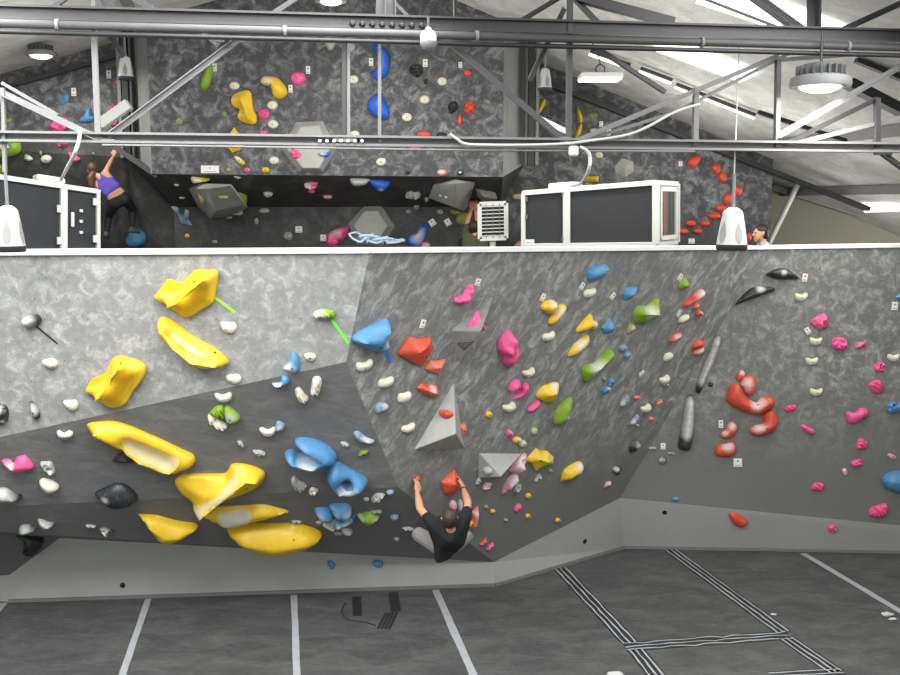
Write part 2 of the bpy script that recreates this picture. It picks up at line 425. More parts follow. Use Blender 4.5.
def make_hold(c, colour, style, h, spec, opts):
    mat = HM[colour]
    # outline in picture coordinates
    if spec[0] in 'on' and spec[1] == ' ':
        v = list(map(float, spec[2:].replace(' ', ',').split(','))); ang = math.radians(v[4]) if len(v) > 4 else 0
        s = SC[c]; cx, cy = cp_(c, v[0], v[1]); w, hh = v[2] / s / 2, v[3] / s / 2; pts = []
        if spec[0] == 'o':
            base = [(math.cos(t * math.pi / 6), math.sin(t * math.pi / 6)) for t in range(12)]
        else:      # kidney with the scooped side up
            base = [(-1, -.3), (-.85, -.72), (-.45, -.62), (0, -.42), (.45, -.62), (.85, -.78), (1, -.3), (.88, .4), (.5, .88), (0, 1), (-.5, .9), (-.9, .4)]
        for x, y in base:
            x, y = x * w, y * hh
            pts.append((cx + x * math.cos(ang) - y * math.sin(ang), cy + x * math.sin(ang) + y * math.cos(ang)))
    else:
        pts = parse(c, spec)
    mx = sum(p[0] for p in pts) / len(pts); my = sum(p[1] for p in pts) / len(pts)
    loc, n = hit(mx, my)
    view = (CAM - loc).normalized(); cb = n.dot(view)
    k = max(0, min(.62, (.80 - cb) * 1.5))
    m = (n * (1 - k) + view * k).normalized()
    u = Vector((0, 0, 1)).cross(m); u.normalize(); v = m.cross(u)
    mpp = (loc - CAM).length / F
    H = h * .001
    # rim plane: stands off so that no part of the rim dips into the wall
    def to2(px, py, off):
        p = onplane(px, py, loc + n * off, m); q = p - (loc + n * off); return Vector((q.dot(u), q.dot(v)))
    def rim_stand(off):
        return min((onplane(x, y, loc + n * off, m) - loc).dot(n) for x, y in pts)
    off = H * .28
    lowest = rim_stand(off)
    if lowest < .006: off += .006 - lowest
    P0 = loc + n * off
    f2 = lambda px, py: (lambda q: Vector((q.dot(u), q.dot(v))))(onplane(px, py, P0, m) - P0)
    raw = [f2(*p) for p in pts]
    size = max((a - b).length for a in raw for b in raw)
    big = size > .32
    if colour == 'W' and style == 'r' and len(raw) > 4:
        mc = sum(raw, Vector((0, 0))) / len(raw); ring = [mc + (p - mc) * 1.07 for p in raw]
        for _ in range(2): ring = [q for i in range(len(ring)) for q in (ring[i - 1].lerp(ring[i], .75), ring[i].lerp(ring[(i + 1) % len(ring)], .25))]
    elif style == 'b': ring = cornered(raw, 5 if big else 3)
    else: ring = rounded(raw, (5 if big else 3) if len(raw) < 14 else (3 if big else 2))
    # de-duplicate, fix winding
    area = sum(ring[i].x * ring[i - 1].y - ring[i - 1].x * ring[i].y for i in range(len(ring)))
    if area > 0: ring.reverse()
    cen = sum(ring, Vector((0, 0))) / len(ring)
    if 'r' in opts: ridge = [f2(*p) for p in parse(c, opts['r'])]
    else:
        xx = sum((p.x - cen.x) ** 2 for p in ring); yy = sum((p.y - cen.y) ** 2 for p in ring); xy = sum((p.x - cen.x) * (p.y - cen.y) for p in ring)
        th = .5 * math.atan2(2 * xy, xx - yy); ax = Vector((math.cos(th), math.sin(th))); bx = Vector((-ax.y, ax.x))
        la = max(abs((p - cen).dot(ax)) for p in ring); lb = max(abs((p - cen).dot(bx)) for p in ring)
        L = max(0, la - lb) * .8
        ridge = [cen] if L < .15 * la else [cen - ax * L, cen, cen + ax * L]
        if spec[0] == 'n': ridge = [cen - ax * la * .62 , cen + Vector((0, -lb * .15)), cen + ax * la * .62]
    chalk = []
    for t in (opts.get('c') or '').split():
        x, y, r = map(float, t.split(',')); q = f2(*cp_(c, x, y)); chalk.append((q, r / SC[c] * mpp * 1.35))
    rip = size / 6
    dents = []
    for t in (opts.get('d') or '').split():
        x, y, r, dp = map(float, t.split(',')); dents.append((f2(*cp_(c, x, y)), r / SC[c] * mpp, dp))
    bevel = H * .3
    def height(p):
        dr = loop_d(p, ring); dd = line_d(p, ridge); t = dr / (dr + dd + 1e-6)
        if style == 'b': z = t ** .85
        elif style == 's': z = t ** 1.1
        else: z = math.sqrt(max(0, 1 - (1 - t) ** 2)) * .75 + .25 * t
        z = H * .7 * z
        if style == 'x': z += H * .24 * min(1, t * 4) * math.sin((p.dot(Vector((.92, .38)))) * 2 * math.pi / rip)
        if style == 'w': z += H * .8 * (noise.noise(Vector((p.x * 4.5 / size + mx, p.y * 4.5 / size, my)))) * min(1, t * 3)
        for q, r, dp in dents: z -= min(z * .92, H * dp * math.exp(-((p - q).length / r) ** 2))
        return z
    def cv(p):
        return max([max(0, 1 - ((p - q).length / r) ** 1.5) for q, r in chalk] or [0])
    def patch_mesh(loop, lift, with_wall, step):
        vs = list(loop); nb = len(vs); es = [(i, (i + 1) % nb) for i in range(nb)]
        x0, x1 = min(p.x for p in loop), max(p.x for p in loop); y0, y1 = min(p.y for p in loop), max(p.y for p in loop)
        if with_wall:
            rs = []
            for a, b in zip(ridge, ridge[1:]):
                nn = max(1, int((b - a).length / step)); rs += [a + (b - a) * (i / nn) for i in range(nn)]
            rs.append(ridge[-1])
            rs = [p for p in rs if inside(p, loop) and loop_d(p, loop) > step * .2]; vs += rs
        row = 0; y = y0 + step * .5
        while y < y1:
            x = x0 + (step * .5 if row % 2 else step)
            while x < x1:
                p = Vector((x, y))
                if inside(p, loop) and loop_d(p, loop) > step * .45 and (not with_wall or line_d(p, ridge) > step * .4): vs.append(p)
                x += step
            y += step * .87; row += 1
        out = delaunay_2d_cdt(vs, es, [], 1, 1e-5)
        bm = bmesh.new(); lay = bm.verts.layers.float.new('chalk'); V = []
        for p in out[0]:
            z = height(p) if (not with_wall or loop_d(p, ring) > 1e-4) else 0
            w = bm.verts.new(P0 + u * p.x + v * p.y + m * (z + lift)); w[lay] = cv(p) if with_wall else min(1, loop_d(p, loop) / (size * .035)); V.append(w)
        for f in out[2]:
            try: bm.faces.new([V[i] for i in f])
            except ValueError: pass
        return bm, V, out
    step = max(size / 13, .011) if size < .5 else size / 26
    bm, V, out = patch_mesh(ring, 0, True, step)
    lay = bm.verts.layers.float['chalk']
    bedge = [e for e in bm.edges if len(e.link_faces) == 1]
    # skirt down to the wall, rounded at the rim, drawn in slightly and sunk a little
    def extrude(cur, fn):
        mp = {}
        for e in cur:
            for w in e.verts:
                if w not in mp:
                    q = bm.verts.new(fn(w.co)); q[lay] = w[lay] * .6; mp[w] = q
        nxt = []
        for e in cur:
            a, b = e.verts
            f = bm.faces.new((a, b, mp[b], mp[a]))
            nxt += [x for x in f.edges if mp[a] in x.verts and mp[b] in x.verts]
        return nxt
    c3 = P0 + u * cen.x + v * cen.y
    def shrink(co, s): return co + (c3 - co) * s
    def mid(co):
        d = (co - loc).dot(n); return shrink(co, -.02) - n * min(d * .5, bevel * .5)
    def base(co):
        q = shrink(co, .05); d = (q - loc).dot(n); return q - n * (d + .004)
    e1 = extrude(bedge, mid); extrude(e1, base)
    bmesh.ops.recalc_face_normals(bm, faces=bm.faces)
    o = obj('climbing_hold', bm, mat, smooth=True, sharp=(32 if style == 'b' else 62), origin=loc)
    for w in (opts.get('p') or '').split('/'):
        if not w: continue
        mk, pl = w.split(':'); loop = rounded([f2(*p) for p in parse(c, pl)], 4)
        a2 = sum(loop[i].x * loop[i - 1].y - loop[i - 1].x * loop[i].y for i in range(len(loop)))
        if a2 > 0: loop.reverse()
        pm, _, _ = patch_mesh(loop, .003 if size < .4 else .011, False, step)
        g = obj('grip_panel', pm, PM.get((colour, mk)) or HM[mk], parent=o, smooth=True)
        g['label'] = {'A': 'sandy worn grip panel', 'T': 'glossy deep yellow panel', 'H': 'chalked pale grip panel', 'K': 'hollow shade painted dark', 'S': 'chalky grey scoop', 'W': 'white face', 'U': 'royal blue face', 'L': 'pale pink face'}.get(mk, 'grip panel')  # a hollow's dark patch is painted shade
    if opts.get('b') != '0' and size > .075:
        q = f2(*cp_(c, *map(float, opts['b'].split(',')))) if 'b' in opts else cen
        if 'b' not in opts and not inside(q, ring): q = ridge[len(ridge) // 2]
        bm = bmesh.new(); r = .0095 if size < .4 else .012
        p = P0 + u * q.x + v * q.y + m * (height(q) + .0005)
        add_lathe(bm, p, [(r, -.006), (r, .001), (r * .55, .0015), (r * .5, -.002)], 10, m)
        obj('bolt', bm, M['bolt'], parent=o)
    return o, mx, my

WALLNAME = lambda x, y: 'upper' if y < 249 else ('left' if x < 350 - (y - 362) * -.45 * (y > 362) and x < 370 + (y > 487) * 130 else ('right' if x > 767 - (y - 247) * .585 else 'centre'))
CN = dict(Y='yellow', B='blue', U='royal blue', P='pink', R='orange-red', G='green', K='black', W='cream', S='grey', L='pale pink', D='slate blue', O='olive', Q='coral', A='sandy yellow', H='pale', T='yellow')
def holds(text):
    for line in text.strip().splitlines():
        line = line.strip()
        if not line or line[0] == '#': continue
        f = [t.strip() for t in line.split('|')]
        c, col, style, h, desc, spec = f[:6]
        opts = {t[0]: t[2:] for t in f[6:] if t}
        o, x, y = make_hold(c, col, style, float(h), spec, opts)
        o['category'] = 'climbing hold'
        o['group'] = '%s holds on the %s wall' % (CN[col], {'upper': 'upper back', 'left': 'front left', 'centre': 'front centre', 'right': 'front right'}[WALLNAME(x, y)])
        if desc[0] == '!':
            full, short = desc[1:].split('=')
            o['label'] = full.strip(); LAND.append((x, y, short.strip()))
        else:
            REG.append((o, desc, x, y))

def make_tag(c, x, y, w=20, h=34, ang=0, desc='small white route tag', red=False):
    px, py = cp_(c, x, y); loc, n = hit(px, py)
    vd = Vector((0, 0, 1)); v = (vd - n * n.z).normalized(); u = v.cross(n)
    a = math.radians(ang); u, v = u * math.cos(a) + v * math.sin(a), v * math.cos(a) - u * math.sin(a)
    view = (CAM - loc).normalized(); s = (loc - CAM).length / F / SC[c]
    W = w * s / max(.55, abs(1 - abs(view.dot(u)) ** 2) ** .5) / 2; Hh = h * s / max(.5, (1 - view.dot(v) ** 2) ** .5) / 2
    bm = bmesh.new(); add_box(bm, loc + n * .004, u * W, v * Hh, n * .005)
    bmesh.ops.bevel(bm, geom=[e for e in bm.edges], offset=.002, segments=1, affect='EDGES')
    o = obj('route_tag', bm, M['tag'], origin=loc)
    bm = bmesh.new(); add_lathe(bm, loc + n * .0085 + v * Hh * .35, [(Hh * .2, 0), (Hh * .2, .002)], 10, n)
    obj('screw', bm, M['bolt'], parent=o)
    bm = bmesh.new()
    add_box(bm, loc + n * .0095 - v * Hh * .62, u * W * .7, v * Hh * .1, n * .0006)
    obj('print', bm, M['red'] if red else M['grey_pl'], parent=o)
    o['category'] = 'route tag'; o['group'] = 'route tags on the climbing walls'
    REG.append((o, desc, px, py))
def make_tape(c, x1, y1, x2, y2, w, mat, label):
    a = cp_(c, x1, y1); b = cp_(c, x2, y2); la, n = hit(*a); lb, _ = hit(*b)
    d = (lb - la).normalized(); s = n.cross(d); wm = w / SC[c] * (la - CAM).length / F
    bm = bmesh.new(); add_box(bm, (la + lb) / 2 + n * .003, (lb - la) / 2, s * wm / 2, n * .003)
    o = obj('route_tape', bm, mat); tag(o, label, 'tape', 'start tapes on the front wall')

def volume(name, label, short, ring, up_, faces, mat, logo=None, cat='volume'):
    """plywood box bolted to the wall: `ring` lies on the wall, `up_` = (px, py, lift in metres) stand off it"""
    mx = sum(p[0] for p in ring) / len(ring); my = sum(p[1] for p in ring) / len(ring)
    loc, n = hit(mx, my)
    P = [onplane(x, y, loc - n * .004, n) for x, y in ring] + [onplane(x, y, loc + n * l, n) for x, y, l in up_]
    bm = bmesh.new(); V = [bm.verts.new(p) for p in P]
    for f in faces: bm.faces.new([V[i] for i in f])
    bmesh.ops.recalc_face_normals(bm, faces=bm.faces)
    lay = bm.loops.layers.uv.new('UVMap')
    for f in bm.faces:
        f.normal_update(); nn = f.normal; uu = nn.orthogonal().normalized(); vv = nn.cross(uu)
        for l in f.loops: l[lay].uv = (l.vert.co.dot(uu), l.vert.co.dot(vv))
    b = len(SURF_V); bm.verts.ensure_lookup_table(); SURF_V.extend([v.co.copy() for v in bm.verts]); SURF_F.extend([[b + v.index for v in f.verts] for f in bm.faces] if all(v.index >= 0 for v in bm.verts) else [])
    bm.verts.index_update()
    bmesh.ops.bevel(bm, geom=bm.edges[:], offset=.006, segments=2, affect='EDGES')
    o = obj(name, bm, mat, origin=loc)
    tag(o, label, cat, 'plywood volumes on the climbing walls')
    LAND.append((mx, my, short)); rebuild()
    return o, n
def ring_faces(nr, ups):
    return [tuple(list(f)) for f in ups]

# ---- volumes first: holds are bolted onto some of them
px = lambda c, s: parse(c, s)
v1, _ = volume('wall_volume', 'upper grey triangular volume with a printed triangle logo and pink hold', 'logo volume',
       px('d', '168,455 415,258 225,640'), [(*cp_('d', 345, 457), .42)], [(0, 1, 3), (0, 3, 2), (1, 2, 3)], M['vol'])
v2, _ = volume('wall_volume', 'large grey pyramid volume with a red hold on its left face', 'large pyramid volume',
       px('k', '190,125 -35,505 252,497'), [(*cp_('k', 202, 415), .34)], [(0, 1, 3), (1, 2, 3), (0, 3, 2)], M['vol_pale'])
v3, _ = volume('wall_volume', 'small pale grey triangular volume above the climbing man right hand', 'small triangular volume',
       px('k', '330,523 575,525 327,663'), [(*cp_('k', 455, 657), .32)], [(0, 1, 3), (0, 3, 2), (1, 2, 3)], M['vol_pale'])
volume('wall_volume', 'hexagonal grey volume under the bottom truss chord, carrying two holds', 'hexagonal bay volume',
       [(296, 122), (323, 121), (337, 149), (323, 172), (299, 172), (281, 149)],
       [(301, 127, .22), (319, 126, .22), (329, 150, .22), (319, 168, .22), (303, 168, .22), (288, 150, .22)],
       [(0, 1, 7, 6), (1, 2, 8, 7), (2, 3, 9, 8), (3, 4, 10, 9), (4, 5, 11, 10), (5, 0, 6, 11), (6, 7, 8, 9, 10, 11)], M['vol_pale'])
volume('wall_volume', 'big tilted grey block volume at the left under the bay', 'tilted block volume',
       px('F', '38,308 92,284 232,288 308,392 240,445 120,468'), [(*cp_('F', 124, 310), .42), (*cp_('F', 228, 295), .42), (*cp_('F', 292, 378), .42), (*cp_('F', 163, 408), .48)],
       [(0, 1, 6), (1, 2, 7, 6), (2, 3, 8, 7), (3, 4, 8), (4, 5, 9, 8), (5, 0, 6, 9), (6, 7, 8, 9)], M['vol_pale'])
volume('wall_volume', 'pale hexagon volume low in the middle beside the pink hold', 'low hexagon volume',
       [(348, 224), (365, 205), (381, 205), (395, 226), (383, 246), (357, 245)], [(365, 211, .2), (378, 211, .2), (387, 226, .2), (378, 240, .2), (361, 240, .2), (354, 225, .2)],
       [(0, 1, 7, 6), (0 + 1, 2, 8, 7), (2, 3, 9, 8), (3, 4, 10, 9), (4, 5, 11, 10), (5, 0, 6, 11), (6, 7, 8, 9, 10, 11)], M['vol_pale'])
volume('wall_volume', 'wide grey faceted volume above the crouching olive-shirted climber', 'wide faceted volume',
       px('G', '307,350 330,290 430,266 518,280 480,415'), [(*cp_('G', 424, 392), .3), (*cp_('G', 432, 285), .25)],
       [(0, 1, 6, 5), (1, 2, 6), (2, 3, 6), (3, 4, 5, 6), (4, 0, 5)], M['vol_pale'])
volume('wall_volume', 'smaller grey volume just right of the wide faceted volume', 'smaller faceted volume',
       px('G', '520,308 610,325 621,356 560,378 528,345'), [(*cp_('G', 560, 345), .16)],
       [(0, 1, 5), (1, 2, 5), (2, 3, 5), (3, 4, 5), (4, 0, 5)], M['vol_pale'])
volume('wall_volume', 'small hexagonal grey volume on the right back wall above the white unit', 'small hexagon volume',
       px('H', '515,210 548,170 600,185 604,232 565,258 520,240'), [(*cp_('H', 562, 213), .13)],
       [(0, 1, 6), (1, 2, 6), (2, 3, 6), (3, 4, 6), (4, 5, 6), (5, 0, 6)], M['vol_pale'])
# printed triangle on the upper volume: two nested outlines
def tri_outline(parent, pts, w, facep):
    p, n = facep
    P = [onplane(x, y, p + n * .0035, n) for x, y in pts]; c = sum(P, Vector()) / 3
    bm = bmesh.new(); o = [bm.verts.new(q) for q in P]; i_ = [bm.verts.new(q + (c - q) * w) for q in P]
    for k in range(3): bm.faces.new((o[k], o[(k + 1) % 3], i_[(k + 1) % 3], i_[k]))
    obj('logo', bm, M['logo'], parent=parent)
for pts, w in (([(208, 524), (302, 515), (247, 566)], .22), ([(232, 532), (277, 527), (250, 553)], .3)):
    q = [cp_('d', *p) for p in pts]; tri_outline(v1, q, w, hit(*cp_('d', 250, 530)))

